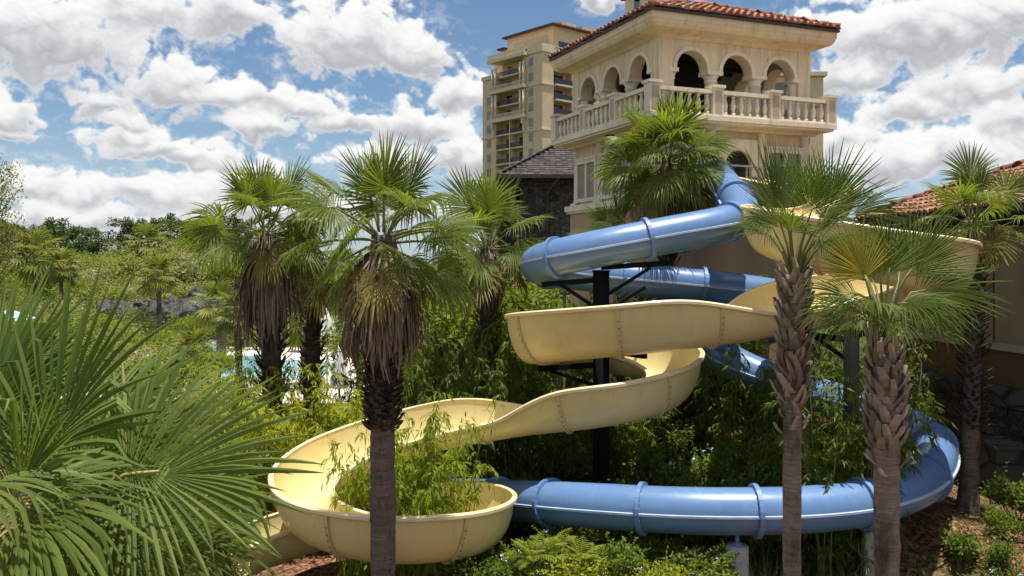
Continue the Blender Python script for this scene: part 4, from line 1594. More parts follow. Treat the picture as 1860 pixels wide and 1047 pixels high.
# ------------------------------------------------------------------ palms
def blade(mb, hub, axis, up, Rr, nseg, spread, fuse, droop, rng, costa=0.0, cup=0.1, fold=0.35, wmul=1.0, short=0.3, ragged=0.12, split=1.0, tipdroop=0.0):
    """a fan leaf: pleated segments joined near the hub and free, drooping, towards their tips"""
    axis = V(axis).normalized()
    up = V(up)
    lat = axis.cross(up).normalized()
    nrm = lat.cross(axis).normalized()
    hub = V(hub)
    dth = 2 * spread / nseg
    st = (0.03, 0.22, fuse * .7, fuse, fuse + (1 - fuse) * .3, fuse + (1 - fuse) * .58, fuse + (1 - fuse) * .82, 1.0)
    wfree = (1.0, 0.90, 0.66, 0.34, 0.02)
    for i in range(nseg):
        th = -spread + (i + .5) * dth + rng.uniform(-.2, .2) * dth
        L = Rr * (1 - short * (abs(th) / spread) ** 2) * rng.uniform(1 - ragged, 1.03)
        ct, s_ = math.cos(th), math.sin(th)
        d = (axis * ct + lat * s_ + nrm * (cup * (1 - ct) + rng.uniform(-.03, .03))).normalized()
        side = (lat * ct - axis * s_).normalized()
        p = hub + axis * (costa * Rr * max(0, ct) ** 2) - nrm * (costa * Rr * .25 * max(0, ct) ** 3)
        k = droop * rng.uniform(.55, 1.45)
        kink = rng.random() < tipdroop
        pt = 0.0
        vs = []
        for j, t in enumerate(st):
            if t > fuse * .8:
                d = (d + V((0, 0, -1)) * (k * (t - pt) * 2.2)).normalized()
                if kink and j >= 5:
                    d = (d + V((0, 0, -1)) * 0.9).normalized()
            p = p + d * ((t - pt) * L)
            pt = t
            hw = L * min(t, fuse) * math.tan(dth / 2) * 1.04 * wmul
            if j > 3:
                hw *= wfree[j - 3]
            sd = (side - d * side.dot(d))
            vs += [p - sd * hw, p + nrm * (hw * fold * 2 * (1 if j < 5 else .7)), p + sd * hw]
        n = len(st)
        fs = []
        for j in range(n - 1):
            b = j * 3
            fs += [(b, b + 1, b + 4, b + 3), (b + 1, b + 2, b + 5, b + 4)]
        mb.add(vs, fs, False)


def arc_pts(p0, d0, L, bend, n=7):
    """stalk from p0 along d0, sagging"""
    p, d = V(p0), V(d0).normalized()
    out = [p.copy()]
    for i in range(n):
        d = (d + V((0, 0, -bend / n))).normalized()
        p = p + d * (L / n)
        out.append(p.copy())
    return out, d


def make_frond(root, base, az, pitch, L, Rr, kind, rng, mat, pmat='petiole'):
    hd = V((math.cos(az), math.sin(az), 0))
    d0 = hd * math.cos(pitch) + UP * math.sin(pitch)
    bend = rng.uniform(.15, .4) * math.cos(pitch) + .05
    pts, d = arc_pts(base, d0, L, bend)
    mb = MB()
    tw = rng.uniform(-.85, .85)
    side = d.cross(UP)
    if side.length < .05:
        side = hd.cross(UP)
    side.normalize()
    up = side.cross(d)
    up = (up * math.cos(tw) + side * math.sin(tw)).normalized()
    if kind == 'wash':
        ax = (d - UP * rng.uniform(-.05, .3)).normalized()
        if pitch > 1.0:
            ax = (d + UP * .2).normalized()
        blade(mb, pts[-1], ax, up, Rr, rng.randint(34, 42), R(rng.uniform(92, 128)), .47, rng.uniform(.3, .9) * (1.0 if pitch < .9 else .35), rng, cup=.12,
              costa=.08, short=.28, tipdroop=.4 if pitch < 1 else .12)
    else:
        ax = (d - UP * rng.uniform(.0, .2)).normalized()
        blade(mb, pts[-1], ax, up, Rr, rng.randint(30, 40), R(rng.uniform(58, 92)), .40, rng.uniform(.06, .42), rng, cup=.25, costa=.22, short=.22,
              wmul=1.0, fold=.45, tipdroop=.22)
    fo = mb.build('frond', mat, root)
    m = MB()
    m.tube(pts, [.026 - .012 * i / len(pts) for i in range(len(pts))], 5)
    m.build('leaf_stalk', M[pmat], fo)
    return fo


def trunk_path(base, top, lean=0.0, n=14, az=0.0):
    out = []
    for i in range(n + 1):
        t = i / n
        p = V(base).lerp(V(top), t)
        p += V((math.cos(az), math.sin(az), 0)) * (lean * math.sin(math.pi * t))
        out.append(p)
    return out


def along(path, t):
    f = t * (len(path) - 1)
    i = min(int(f), len(path) - 2)
    return path[i].lerp(path[i + 1], f - i)


def boots(mb, path, t0, t1, r, n, L, w, flare, rng, cross=True):
    """old leaf bases left on the trunk, in crossing spirals"""
    for k in range(n):
        t = t0 + (t1 - t0) * (k + rng.random() * .6) / n
        a = k * 2.39996 + rng.uniform(-.15, .15)
        c = along(path, t)
        o = V((math.cos(a), math.sin(a), 0))
        s = V((-math.sin(a), math.cos(a), 0))
        lean_ = rng.choice((-1, 1)) * rng.uniform(.25, .6) if cross else rng.uniform(-.15, .15)
        f = flare * rng.uniform(.6, 1.5)
        l = L * rng.uniform(.7, 1.2)
        up = (UP + s * lean_ + o * f).normalized()
        b0 = c + o * (r * .86)
        ww = w * rng.uniform(.8, 1.2)
        th = .018
        vs = []
        for q, (wk, bow) in ((0, (1.0, 0)), (.5, (.8, .02)), (1.0, (.55, .0))):
            p = b0 + up * (l * q) + o * (bow + .03 * q)
            vs += [p - s * ww * wk * .5, p + o * th * 1.6, p + s * ww * wk * .5, p - o * th]
        fs = []
        for q in range(2):
            for k4 in range(4):
                k5 = (k4 + 1) % 4
                fs.append((q * 4 + k4, q * 4 + k5, q * 4 + 4 + k5, q * 4 + 4 + k4))
        fs.append((8, 9, 10, 11))
        mb.add(vs, fs, False)


def skirt(mb, top, r0, r1, L, rng, n=300, colaz=None):
    """curtain of dead folded leaves hanging round the trunk"""
    for k in range(n):
        a = rng.uniform(0, 2 * math.pi)
        lobe = .85 + .2 * math.sin(a * 5 + 1.3) + .1 * math.sin(a * 9)
        z0 = rng.uniform(-.1, .35) * L
        l = L * rng.uniform(.5, 1.05)
        o = V((math.cos(a), math.sin(a), 0))
        s = V((-math.sin(a), math.cos(a), 0))
        ra, rb = r0 * rng.uniform(.6, 1.15), r1 * lobe * rng.uniform(.55, 1.05)
        w = rng.uniform(.012, .032)
        vs = []
        for q in (0, .25, .55, .8, 1.0):
            rr = ra + (rb - ra) * math.sin(min(1, q * 1.15) * math.pi / 2) * (1 - .12 * max(0, q - .7) / .3)
            wz = w * (1.0 - .75 * q * q) * (1.3 if q else .8)
            p = V(top) + o * rr - UP * (z0 + l * q) + s * (rng.uniform(-.03, .03) * q * 2)
            vs += [p - s * wz, p + o * wz * .6, p + s * wz]
        fs = []
        for j in range(4):
            b = j * 3
            fs += [(b, b + 1, b + 4, b + 3), (b + 1, b + 2, b + 5, b + 4)]
        mb.add(vs, fs, False)


def palm(label, px, pyc, Y, kind, seed, nfr, Lst, Rr, trunk_r, trunk_mat, boot=None, skirt_len=0, skirt_r=.7, skirt_n=280, pitches=(84, -42), lean=0.0, group=None,
         name='fan_palm', old=3, base=None, head_gap=.35, special=None, trunk_top_r=None):
    rng = random.Random(seed)
    top = P(px, pyc, Y)
    if base is None:
        b = V((top.x + lean, top.y, 0))
    else:
        q = P(base[0], base[1], Y)
        b = V((q.x, Y, 0))
    b.z = ground_z(b.x, b.y) - .1
    root = thing(name, label, 'palm tree', b, group)
    path = trunk_path(b, top, lean * .12 + rng.uniform(.02, .07), 72, rng.uniform(0, 6))
    n = len(path)
    tr = trunk_top_r or trunk_r * .8
    rad = [trunk_r + (tr - trunk_r) * i / (n - 1) + (trunk_r * .35 * math.exp(-i * .2)) for i in range(n)]
    rad = [r_ * (1 + rng.uniform(-.035, .035)) for r_ in rad]
    m = MB()
    m.tube(path, rad, 22)
    m.v = [tuple(V(q) * 1.0 + (V((q[0] - b.x, q[1] - b.y, 0)) * (.10 * noise.noise(V((q[0] * 7, q[1] * 7, q[2] * 3)))))) for q in m.v]
    m.build('trunk', M[trunk_mat], root)
    H = top.z - b.z
    if boot:
        m = MB()
        for (z0, z1, cnt, bl, bw, fl, bm_) in boot:
            boots(m, path, 1 - z0 / H, 1 - z1 / H, trunk_r * (1.15 if bm_ != 'boot_tan' else 1.3), cnt, bl, bw, fl, rng, cross=bm_ == 'boot_tan')
        m.build('leaf_bases', M[boot[0][6]], root)
    if skirt_len:
        m = MB()
        skirt(m, top + V((0, 0, -.38 * skirt_r)), trunk_r * 1.1, skirt_r, skirt_len, rng, skirt_n)
        m.build('dead_leaf_skirt', M['skirt'], root)
    for k in range(nfr):
        f = k / max(1, nfr - 1)
        pitch = R(pitches[0] + (pitches[1] - pitches[0]) * f ** .85 + rng.uniform(-14, 14))
        az = k * 2.39996 + rng.uniform(-.25, .25) + seed
        bp = top + V((math.cos(az), math.sin(az), 0)) * (tr * .55) + V((0, 0, head_gap * (.3 - f)))
        mat = M['wash' if kind == 'wash' else 'sabal']
        if k >= nfr - old:
            mat = M['wash_old'] if kind == 'wash' else M['sabal']
        make_frond(root, bp, az, pitch, Lst * rng.uniform(.55, 1.12) * (1.0 if f > .12 else .75), Rr * rng.uniform(.85, 1.08), kind, rng, mat)
    if special:
        special(root, top, rng)
    return root


WASH = 'tall fan palm'
palm('tall fan palm with thick shaggy brown skirt, standing before the yellow slide bend', 697, 428, 14.5, 'wash', 14, 27, .98, .98, .205, 'trunk_grey',
     boot=[(1.7, 3.2, 260, .15, .11, .8, 'boot_dark')], skirt_len=1.5, skirt_r=.74, skirt_n=900, base=(697, 1047), trunk_top_r=.2, pitches=(84, -26), old=2)
palm('fan palm with dark split skirt, leftmost of the tall palms against the sky', 485, 420, 24.0, 'wash', 23, 26, 1.15, 1.28, .3, 'trunk_dark',
     boot=[(1.2, 4.6, 130, .3, .18, .7, 'boot_dark')], skirt_len=2.2, skirt_r=.95, skirt_n=700, base=(497, 760), pitches=(84, -22), old=2)
palm('fan palm with short skirt and dark trunk just left of the curved blue tube end', 886, 448, 24.0, 'wash', 37, 24, 1.05, 1.2, .27, 'trunk_dark',
     boot=[(.5, 5.6, 210, .22, .16, .4, 'boot_dark')], skirt_len=1.3, skirt_r=.6, skirt_n=300, base=(880, 760), pitches=(84, -25))
palm('bright fan palm in front of the tower corner, its trunk wrapped in vine', 1214, 288, 25.1, 'wash', 41, 30, 1.0, 1.3, .22, 'trunk_dark',
     boot=[(.5, 3.0, 90, .2, .15, .4, 'boot_dark')], skirt_len=1.3, skirt_r=.6, skirt_n=200, base=(1214, 620), pitches=(84, -38))
palm('fan palm with bristly dark trunk in front of the red tiled roof and shaded wall', 1768, 402, 20.6, 'wash', 53, 17, .85, .95, .21, 'trunk_grey',
     boot=[(.6, 4.9, 300, .2, .11, 1.1, 'boot_dark')], pitches=(84, -20), base=(1757, 900))
palm('smaller fan palm with half hidden crown between the two tallest skirted palms', 572, 485, 27.0, 'wash', 67, 18, .9, 1.3, .27, 'trunk_dark',
     boot=[(.6, 5.0, 130, .24, .18, .6, 'boot_dark')], skirt_len=1.1, skirt_r=.6, skirt_n=200, base=(560, 760), pitches=(70, -30))


def yellow_frond(root, top, rng):
    # one leaf turning yellow, standing up on the left of the crown
    mb = MB()
    hub = P(1572, 505, 10.0)
    blade(mb, hub, (-.45, -.05, 1), (.25, -1, .1), .66, 34, R(78), .42, .05, rng, costa=.12, cup=.1, short=.1)
    fo = mb.build('yellow_frond', M['sabal_yel'], root)
    fo['label'] = 'yellowing upright frond'
    m = MB()
    m.tube([top + V((-.05, 0, 0)), (top + hub) / 2 + V((-.03, 0, .05)), hub], [.024, .02, .014], 5)
    m.build('leaf_stalk', M['petiole_y'], fo)
    # an old flower stalk curling down beside the trunk
    m = MB()
    m.tube([P(x, y, 10.4) for x, y in ((1622, 660), (1640, 636), (1660, 634), (1674, 660), (1672, 690), (1667, 722))], [.012, .012, .01, .009, .008, .006], 5)
    m.build('dry_flower_stalk', M['boot_tan'], root)


def hand_palm(label, px, pyc, Y, trunk_r, top_r, boot, leaves, base, seed, special=None):
    rng = random.Random(seed)
    root = palm(label, px, pyc, Y, 'sabal', seed, 0, 0, 0, trunk_r, 'trunk_tan', boot=boot, base=base, name='cabbage_palm', trunk_top_r=top_r)
    top = P(px, pyc, Y)
    for hx, hy, dy, axis, up, Rr, sp, dr in leaves:
        hub = P(hx, hy, Y + dy)
        mb = MB()
        blade(mb, hub, axis, up, Rr * 1.08, rng.randint(32, 40), R(sp + 8), .44, dr, rng, costa=.2, cup=.2, short=.18, fold=.45, ragged=.16, tipdroop=.28)
        fo = mb.build('frond', M['sabal'], root)
        m = MB()
        mid = top.lerp(hub, .5) + V((0, 0, .04))
        m.tube([top - V((0, 0, .12)), mid, hub, hub + V(axis).normalized() * (.18 * Rr)], [.026, .02, .014, .009], 5)
        m.build('leaf_stalk', M['petiole'], fo)
    if special:
        special(root, top, rng)
    return root


hand_palm('cabbage palm with upright stiff fronds and slim trunk, before the high yellow slide bend', 1443, 500, 12.0, .108, .135,
          [(.0, 1.75, 130, .27, .11, .3, 'boot_tan'), (1.75, 2.2, 10, .2, .09, .4, 'boot_tan')],
          [(1418, 405, 0, (-.17, 0, 1), (.25, -1, .1), .95, 40, .04), (1498, 398, .1, (.42, .1, 1), (-.3, -1, .2), .98, 48, .06),
           (1526, 392, 0, (1, .1, .42), (-.2, -.8, .8), .92, 44, .22), (1458, 395, .35, (.1, .35, 1), (0, -1, .4), .95, 55, .06),
           (1404, 415, 0, (-.5, -.3, .25), (0, -.7, .8), .55, 62, .9), (1482, 435, -.2, (.5, -.6, 0), (0, -.6, .8), .55, 62, .8),
           (1436, 425, -.3, (-.1, -.7, .5), (0, -.7, .7), .62, 60, .55), (1500, 410, .5, (.45, .7, .6), (0, -.7, .7), .7, 44, .25),
           (1400, 430, .3, (-.6, .5, .5), (.3, -.6, .8), .6, 55, .4), (1468, 400, -.25, (.25, -.35, 1), (0, -1, -.2), .75, 50, .08),
           (1430, 400, .15, (-.05, .1, 1), (.6, -1, .1), .85, 34, .05), (1425, 420, .25, (-.35, .5, .7), (.2, -.8, .6), .7, 50, .2), (1475, 425, -.35, (.35, -.7, .5), (0, -.7, .7), .62, 56, .5), (1515, 425, -.1, (.9, -.2, .1), (0, -.6, .9), .72, 48, .4)], (1440, 1047), 71)
hand_palm('cabbage palm with one yellowing frond and thick latticed trunk, right of the slimmer cabbage palm', 1607, 612, 10.5, .122, .155,
          [(.0, 1.32, 110, .25, .12, .26, 'boot_tan'), (1.32, 1.7, 9, .2, .09, .4, 'boot_tan')],
          [(1614, 505, 0, (.08, 0, 1), (.2, -1, .1), .70, 58, .05), (1642, 508, .1, (.62, 0, .8), (-.3, -1, .3), .88, 50, .08),
           (1655, 532, 0, (1, -.1, .2), (0, -.8, .8), .95, 58, .22), (1562, 545, 0, (-.9, -.1, .3), (.2, -.8, .8), .60, 62, .4),
           (1590, 550, -.2, (-.3, -.7, .15), (0, -.6, .8), .58, 66, .6), (1632, 552, -.2, (.5, -.7, .1), (0, -.6, .8), .6, 66, .55),
           (1580, 515, .3, (-.4, .4, .9), (0, -1, .4), .68, 55, .08), (1632, 512, .4, (.3, .5, .9), (0, -1, .5), .82, 55, .1),
           (1560, 572, .1, (-.65, -.2, -.25), (0, -.5, .9), .55, 60, .5), (1662, 578, .1, (.75, -.2, -.15), (0, -.5, .9), .62, 60, .5),
           (1600, 520, -.25, (-.1, -.3, 1), (0, -1, -.2), .6, 48, .08),
           (1590, 520, .35, (-.2, .6, .9), (0, -1, .5), .75, 55, .1), (1650, 560, -.25, (.7, -.6, .1), (0, -.6, .8), .6, 62, .5), (1572, 560, -.15, (-.6, -.6, .1), (0, -.6, .8), .55, 62, .5), (1548, 556, .25, (-.8, .3, 0), (0, -.6, .8), .6, 60, .4), (1612, 575, -.3, (.1, -.8, -.2), (0, -.4, .9), .5, 66, .7)], (1604, 1047), 83, yellow_frond)


# the big near palm at the left edge, looked into from above
def near_palm():
    rng = random.Random(5)
    crown = P(60, 1000, 6.0)
    b = V((crown.x, crown.y, GROUND - .1))
    root = thing('cabbage_palm', 'big green fan leaved palm filling the lower left, close to the viewer', 'palm tree', b)
    m = MB()
    path = trunk_path(b, crown, 0)
    m.tube(path, .2, 16)
    m.build('trunk', M['trunk_tan'], root)
    m = MB()
    boots(m, path, .7, 1, .24, 60, .3, .13, .35, rng)
    m.build('leaf_bases', M['boot_tan'], root)

    def fr(px, py, Y, axis, up, Rr, spread, droop, n=50, costa=.22, old=False, tip=.35, cup=.2, fuse=.52):
        hub = P(px, py, Y)
        mb = MB()
        Rr *= .94
        droop = droop * 1.1 + .08
        blade(mb, hub, axis, up, Rr, n, R(spread), fuse, droop, rng, costa=costa, cup=cup, fold=.4, short=.2, tipdroop=tip, ragged=.25)
        fo = mb.build('frond', M['sabal_near'], root)
        m_ = MB()
        mid = (crown + hub) / 2 + V((0, 0, .12))
        m_.tube([crown, mid, hub, hub + V(axis).normalized() * (.2 * Rr)], [.028, .022, .016, .01], 6)
        m_.build('leaf_stalk', M['petiole_y'], fo)
    fr(65, 850, 5.6, (.42, -.05, .9), (-.35, -.85, .25), 1.22, 112, .16)         # fan seen face on, upper left
    fr(232, 862, 5.4, (1.0, -.1, .12), (-.1, -.75, .6), 1.08, 112, .10, tip=.12)   # fan pointing right at the slide
    fr(-60, 800, 5.9, (.25, .3, 1), (-.3, -.9, .2), 1.2, 100, .10)
    fr(110, 830, 6.6, (.72, .3, .75), (-.5, -.5, .7), 1.3, 85, .14)
    fr(-20, 830, 6.9, (.12, .1, 1), (0, -1, .1), 1.35, 85, .10)
    fr(40, 900, 5.0, (.5, -.6, -.15), (.1, -.5, .9), 1.0, 105, .5)
    fr(-40, 880, 4.9, (.1, -.7, .1), (.1, -.5, .9), 1.0, 110, .4)
    fr(130, 960, 5.3, (.75, -.35, -.35), (.2, -.6, .8), .95, 110, .55, tip=.5)
    fr(-30, 1000, 5.2, (.3, -.7, -.4), (.2, -.6, .8), 1.0, 110, .5)
    fr(200, 1000, 5.9, (.85, .05, -.3), (.2, -.5, .9), .95, 100, .5, tip=.5)
    fr(0, 800, 6.4, (-.3, .2, 1), (.2, -1, .2), 1.2, 90, .15)
    fr(90, 1040, 5.6, (.4, -.6, -.5), (.2, -.6, .8), 1.0, 105, .5, tip=.5)
    fr(190, 830, 6.9, (.75, .35, .55), (-.4, -.5, .7), 1.2, 80, .2)

    fr(20, 930, 5.2, (.3, -.3, .8), (-.2, -.9, .3), .9, 100, .2)
    fr(150, 900, 6.2, (.8, .1, .35), (-.2, -.7, .7), 1.1, 100, .25)
    fr(110, 900, 5.9, (.6, -.1, .6), (-.3, -.8, .5), 1.0, 95, .2)
    fr(260, 940, 5.8, (.9, -.2, -.1), (.1, -.6, .8), .9, 105, .35)
    fr(-10, 880, 6.2, (.1, .1, 1), (.1, -1, .1), 1.15, 90, .12)


near_palm()


# ------------------------------------------------------------------ low plants, bamboo, shrubs
def leaf_quad(mb, p, d, n, L, w):
    """one pointed leaf"""
    s = d.cross(n)
    if s.length < 1e-4:
        s = d.orthogonal()
    s.normalize()
    m = p + d * (L * .42)
    mb.add([p, m + s * w, p + d * L - n * (L * .08), m - s * w], [(0, 1, 2, 3)])


def rnd_dir(rng, zmin=-1.0, zmax=1.0):
    z = rng.uniform(zmin, zmax)
    a = rng.uniform(0, 2 * math.pi)
    r = math.sqrt(max(0, 1 - z * z))
    return V((r * math.cos(a), r * math.sin(a), z))


def bamboo_meshes(seed, H, ncul, spread, leafL=.155, nodes=16, perbr=9, low=.2):
    rng = random.Random(seed)
    cu, fo = MB(), MB()
    for c in range(ncul):
        a = rng.uniform(0, 2 * math.pi)
        rr = spread * math.sqrt(rng.random())
        b = V((rr * math.cos(a), rr * math.sin(a), 0))
        h = H * rng.uniform(.6, 1.05)
        out = V((math.cos(a), math.sin(a), 0)) * rng.uniform(.05, .4) + V((rng.uniform(-.2, .2), rng.uniform(-.2, .2), 0))
        pts = []
        for i in range(nodes + 1):
            t = i / nodes
            pts.append(b + UP * (h * (t - .12 * t ** 3)) + out * (h * .5 * t ** 2.2))
        cu.tube(pts, [.016 * (1 - .75 * i / nodes) for i in range(nodes + 1)], 4, False)
        for i in range(int(nodes * low), nodes + 1):
            p = pts[i]
            for br in range(rng.randint(1, 3) if i < nodes else 2):
                d = rnd_dir(rng, -.1, .7)
                L = rng.uniform(.2, .55) * (1.15 - .5 * i / nodes)
                q = p.copy()
                nl = rng.randint(perbr - 2, perbr + 2)
                for j in range(nl):
                    d = (d + V((0, 0, -.12))).normalized()
                    q = q + d * (L / nl)
                    ld = (d + rnd_dir(rng, -.7, .3) * .9 + V((0, 0, -.25))).normalized()
                    ln = (UP + rnd_dir(rng) * .6).normalized()
                    leaf_quad(fo, q, ld, ln, leafL * rng.uniform(.7, 1.25), leafL * .11)
    return cu, fo


BAM = []
for i, (H, n_, sp) in enumerate(((3.2, 15, .5), (2.6, 16, .6), (4.2, 18, .55), (3.6, 20, .8))):
    cu, fo = bamboo_meshes(100 + i, H, n_, sp)
    me_c = cu.mesh('culms', M['culm'])
    BAM.append((me_c, fo.mesh('foliage', M['bamboo']), fo.mesh('foliage', M['bamboo_lit']), fo.mesh('foliage', M['dark_shaded']), H, fo.mesh('foliage', M['bamboo_mid'])))


def bamboo(label, px, Y, topy, var, tone, group=None, rot=None, sc=None, dz=0.0, wide=1.0, name='bamboo_clump', cat='bamboo'):
    x = (px - CX) / F * Y
    z = ground_z(x, Y) - .05 + dz
    zt = ZC + (HY - topy) / F * Y
    me = BAM[var]
    s = max(.3, (zt - z) / (me[4] * .97))
    t = thing(name, label, cat, (x, Y, z), group, rot if rot is not None else (px * 1.7) % 6.28)
    t.scale = (min(s, 1.25) * wide, min(s, 1.25) * wide, s)
    inst('culms', me[0], t)
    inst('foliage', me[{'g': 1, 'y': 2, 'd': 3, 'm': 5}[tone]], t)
    return t


def shrub_meshes(seed, Rr, H, nleaf, L, w, flowers=0, lumps=7):
    rng = random.Random(seed)
    st, fo, fl = MB(), MB(), MB()
    cs = []
    for i in range(lumps):
        a = rng.uniform(0, 6.28)
        r_ = Rr * .62 * math.sqrt(rng.random())
        cs.append((V((r_ * math.cos(a), r_ * math.sin(a), H * (rng.uniform(.35, .8) if H < 1.3 else rng.uniform(.12, .86)))), Rr * rng.uniform(.28, .5)))
    for c, r_ in cs:
        st.tube([V((c.x * .2, c.y * .2, 0)), V((c.x * .7, c.y * .7, c.z * .5)), c], [.02, .014, .006], 4, False)
        for k in range(4):
            st.tube([c * .8, c + rnd_dir(rng, -.2, 1) * r_ * .9], [.007, .003], 3, False)
    for k in range(nleaf):
        c, r_ = rng.choice(cs)
        d = rnd_dir(rng, -.6, 1)
        p = c + V((d.x, d.y, d.z * .9)) * (r_ * rng.uniform(.55, 1.12))
        if p.z < .02:
            p.z = .03 + rng.random() * .1
        ld = (d + rnd_dir(rng) * .9).normalized()
        ln = (UP + rnd_dir(rng) * .8).normalized()
        leaf_quad(fo, p, ld, ln, L * rng.uniform(.6, 1.3), w * rng.uniform(.8, 1.2))
    for k in range(nleaf // 90):          # shoots sticking out
        c, r_ = rng.choice(cs)
        d = rnd_dir(rng, .2, 1)
        p = c + d * r_ * .8
        sp_ = [c.copy(), p.copy()]
        for j in range(9):
            p = p + (d + V((0, 0, .1))) * (L * .42)
            sp_.append(p.copy())
            leaf_quad(fo, p, (d * .4 + rnd_dir(rng)).normalized(), UP, L * .8, w)
            leaf_quad(fo, p, (d * .4 + rnd_dir(rng)).normalized(), UP, L * .7, w)
        fo.tube(sp_, .005, 3, False)
    for k in range(flowers):
        c, r_ = rng.choice(cs)
        d = rnd_dir(rng, .1, 1)
        p = c + d * r_ * 1.1
        for q in range(5):
            leaf_quad(fl, p + rnd_dir(rng) * .03, rnd_dir(rng), UP, .05, .02)
    return st, fo, fl


SHR = []
for i, (r_, h_, nl, L, w, fl) in enumerate(((.7, .8, 1500, .085, .022, 0), (.9, .7, 1800, .075, .02, 12), (.6, 1.1, 1500, .09, .024, 6), (.5, .55, 900, .11, .028, 0), (.85, 1.7, 4200, .07, .02, 8), (.75, 1.9, 4200, .085, .022, 0), (.95, 1.6, 4600, .065, .022, 14))):
    a, b, c = shrub_meshes(200 + i, r_, h_, nl, L, w, fl, 7 if h_ < 1.3 else 16)
    SHR.append((a.mesh('stems', M['bark']), b.mesh('foliage', M['shrub']), b.mesh('foliage', M['dark_shaded']), c.mesh('blossom', M['flower']) if fl else None, h_,
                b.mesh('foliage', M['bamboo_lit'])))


def shrub(label, px, Y, var, tone='g', sc=1.0, group=None, z=None, rot=None, name='shrub', xy=None, tall=1.0, top=None):
    x = (px - CX) / F * Y
    zz = ground_z(x, Y) - .04 if z is None else z
    if top is not None:
        if ZC + (HY - top) / F * Y - zz > 1.15:
            var = 4 + (var + int(px)) % 3
        tall = max(.5, (ZC + (HY - top) / F * Y - zz) / (SHR[var][4] * 1.1)) / sc
    t = thing(name, label, 'shrub', (x, Y, zz), group, rot if rot is not None else (px * 2.3 + Y) % 6.28)
    t.scale = (sc, sc, sc * tall)
    me = SHR[var]
    inst('stems', me[0], t)
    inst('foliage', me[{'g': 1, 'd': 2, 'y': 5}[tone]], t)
    if me[3] and tone != 'd':
        inst('blossom', me[3], t)
    return t


def fern_mesh(seed, n=16, L=.75):
    rng = random.Random(seed)
    mb = MB()
    for k in range(n):
        a = k * 2.39996
        pitch = R(rng.uniform(25, 75))
        d = V((math.cos(a) * math.cos(pitch), math.sin(a) * math.cos(pitch), math.sin(pitch)))
        pts, _ = arc_pts((0, 0, 0), d, L * rng.uniform(.7, 1.1), 1.1, 12)
        for i in range(3, len(pts)):
            t = (i - 3) / (len(pts) - 4)
            dd = (pts[i] - pts[i - 1]).normalized()
            s = dd.cross(UP).normalized()
            l = .2 * math.sin(math.pi * (.18 + .8 * t)) + .03
            for sg in (-1, 1):
                leaf_quad(mb, pts[i], (s * sg + dd * .55 - UP * .15).normalized(), UP, l, .022)
        mb.tube(pts, .006, 3, False)
    return mb


FERN = [fern_mesh(300 + i).mesh('fronds', M['fern']) for i in range(3)]
FERN_G = [fern_mesh(310 + i).mesh('fronds', M['shrub']) for i in range(2)]


def fern(label, px, Y, var, sc=1.0, green=False, group=None):
    x = (px - CX) / F * Y
    o = inst('fern', (FERN_G if green else FERN)[var], None, (x, Y, ground_z(x, Y) + .02), (px * 1.3) % 6.28, sc)
    return tag(o, label, 'fern', group)


def grass_mesh(seed, n=130, H=.7):
    rng = random.Random(seed)
    mb = MB()
    for k in range(n):
        a = rng.uniform(0, 6.28)
        r_ = .16 * math.sqrt(rng.random())
        pitch = R(rng.uniform(50, 88))
        d = V((math.cos(a) * math.cos(pitch), math.sin(a) * math.cos(pitch), math.sin(pitch)))
        pts, _ = arc_pts((r_ * math.cos(a), r_ * math.sin(a), 0), d, H * rng.uniform(.5, 1.1), rng.uniform(.4, 1.4), 5)
        s = d.cross(UP).normalized()
        vs = []
        for i, p in enumerate(pts):
            w = .006 * (1 - i / 5.2)
            vs += [p - s * w, p + s * w]
        mb.add(vs, [(2 * i, 2 * i + 1, 2 * i + 3, 2 * i + 2) for i in range(5)])
    return mb


GRS = [grass_mesh(400 + i).mesh('blades', M['grass']) for i in range(3)]


# --- golden bamboo in the sun, left of the yellow bowl
gb = 'golden bamboo along the left slope'
for i, (px, Y, ty, v, lab) in enumerate((
        (395, 26.0, 655, 1, 'sunlit golden bamboo beside the near palm fan, farthest left of the golden clumps'),
        (455, 24.0, 640, 0, 'sunlit golden bamboo in front of the split skirt palm trunk'),
        (520, 23.0, 632, 3, 'sunlit golden bamboo with tall tips before the pale blue pool'),
        (585, 22.5, 688, 1, 'sunlit golden bamboo under the closed white parasols'),
        (650, 22.8, 706, 0, 'sunlit golden bamboo left of the shaggy palm trunk, above the bowl rim'),
        (470, 21.5, 715, 1, 'lower golden bamboo just above the left rim of the yellow bowl'),
        (555, 21.8, 705, 3, 'lower golden bamboo leaning over the curved inner wall of the bowl'),
        (400, 22.0, 740, 0, 'lower golden bamboo hidden behind tips of the near palm fan'))):
    bamboo(lab, px, Y, ty, v, 'y', gb)
# --- bamboo growing up inside the bowl
for px, Y, ty, v, tone, lab in (
        (735, 17.5, 690, 0, 'm', 'tall bamboo inside the yellow bowl, right behind the shaggy palm trunk'),
        (805, 17.9, 672, 2, 'm', 'leaning bamboo inside the yellow bowl whose tips reach the slide edge'),
        (655, 17.8, 750, 1, 'm', 'bamboo inside the yellow bowl, left of the palm trunk'),
        (775, 17.3, 770, 1, 'm', 'shorter bamboo inside the yellow bowl, at its front rim')):
    t = bamboo(lab, px, Y, ty, v, tone, 'bamboo growing inside the bowl bend')
    t.scale = (.95, .95, t.scale[2])
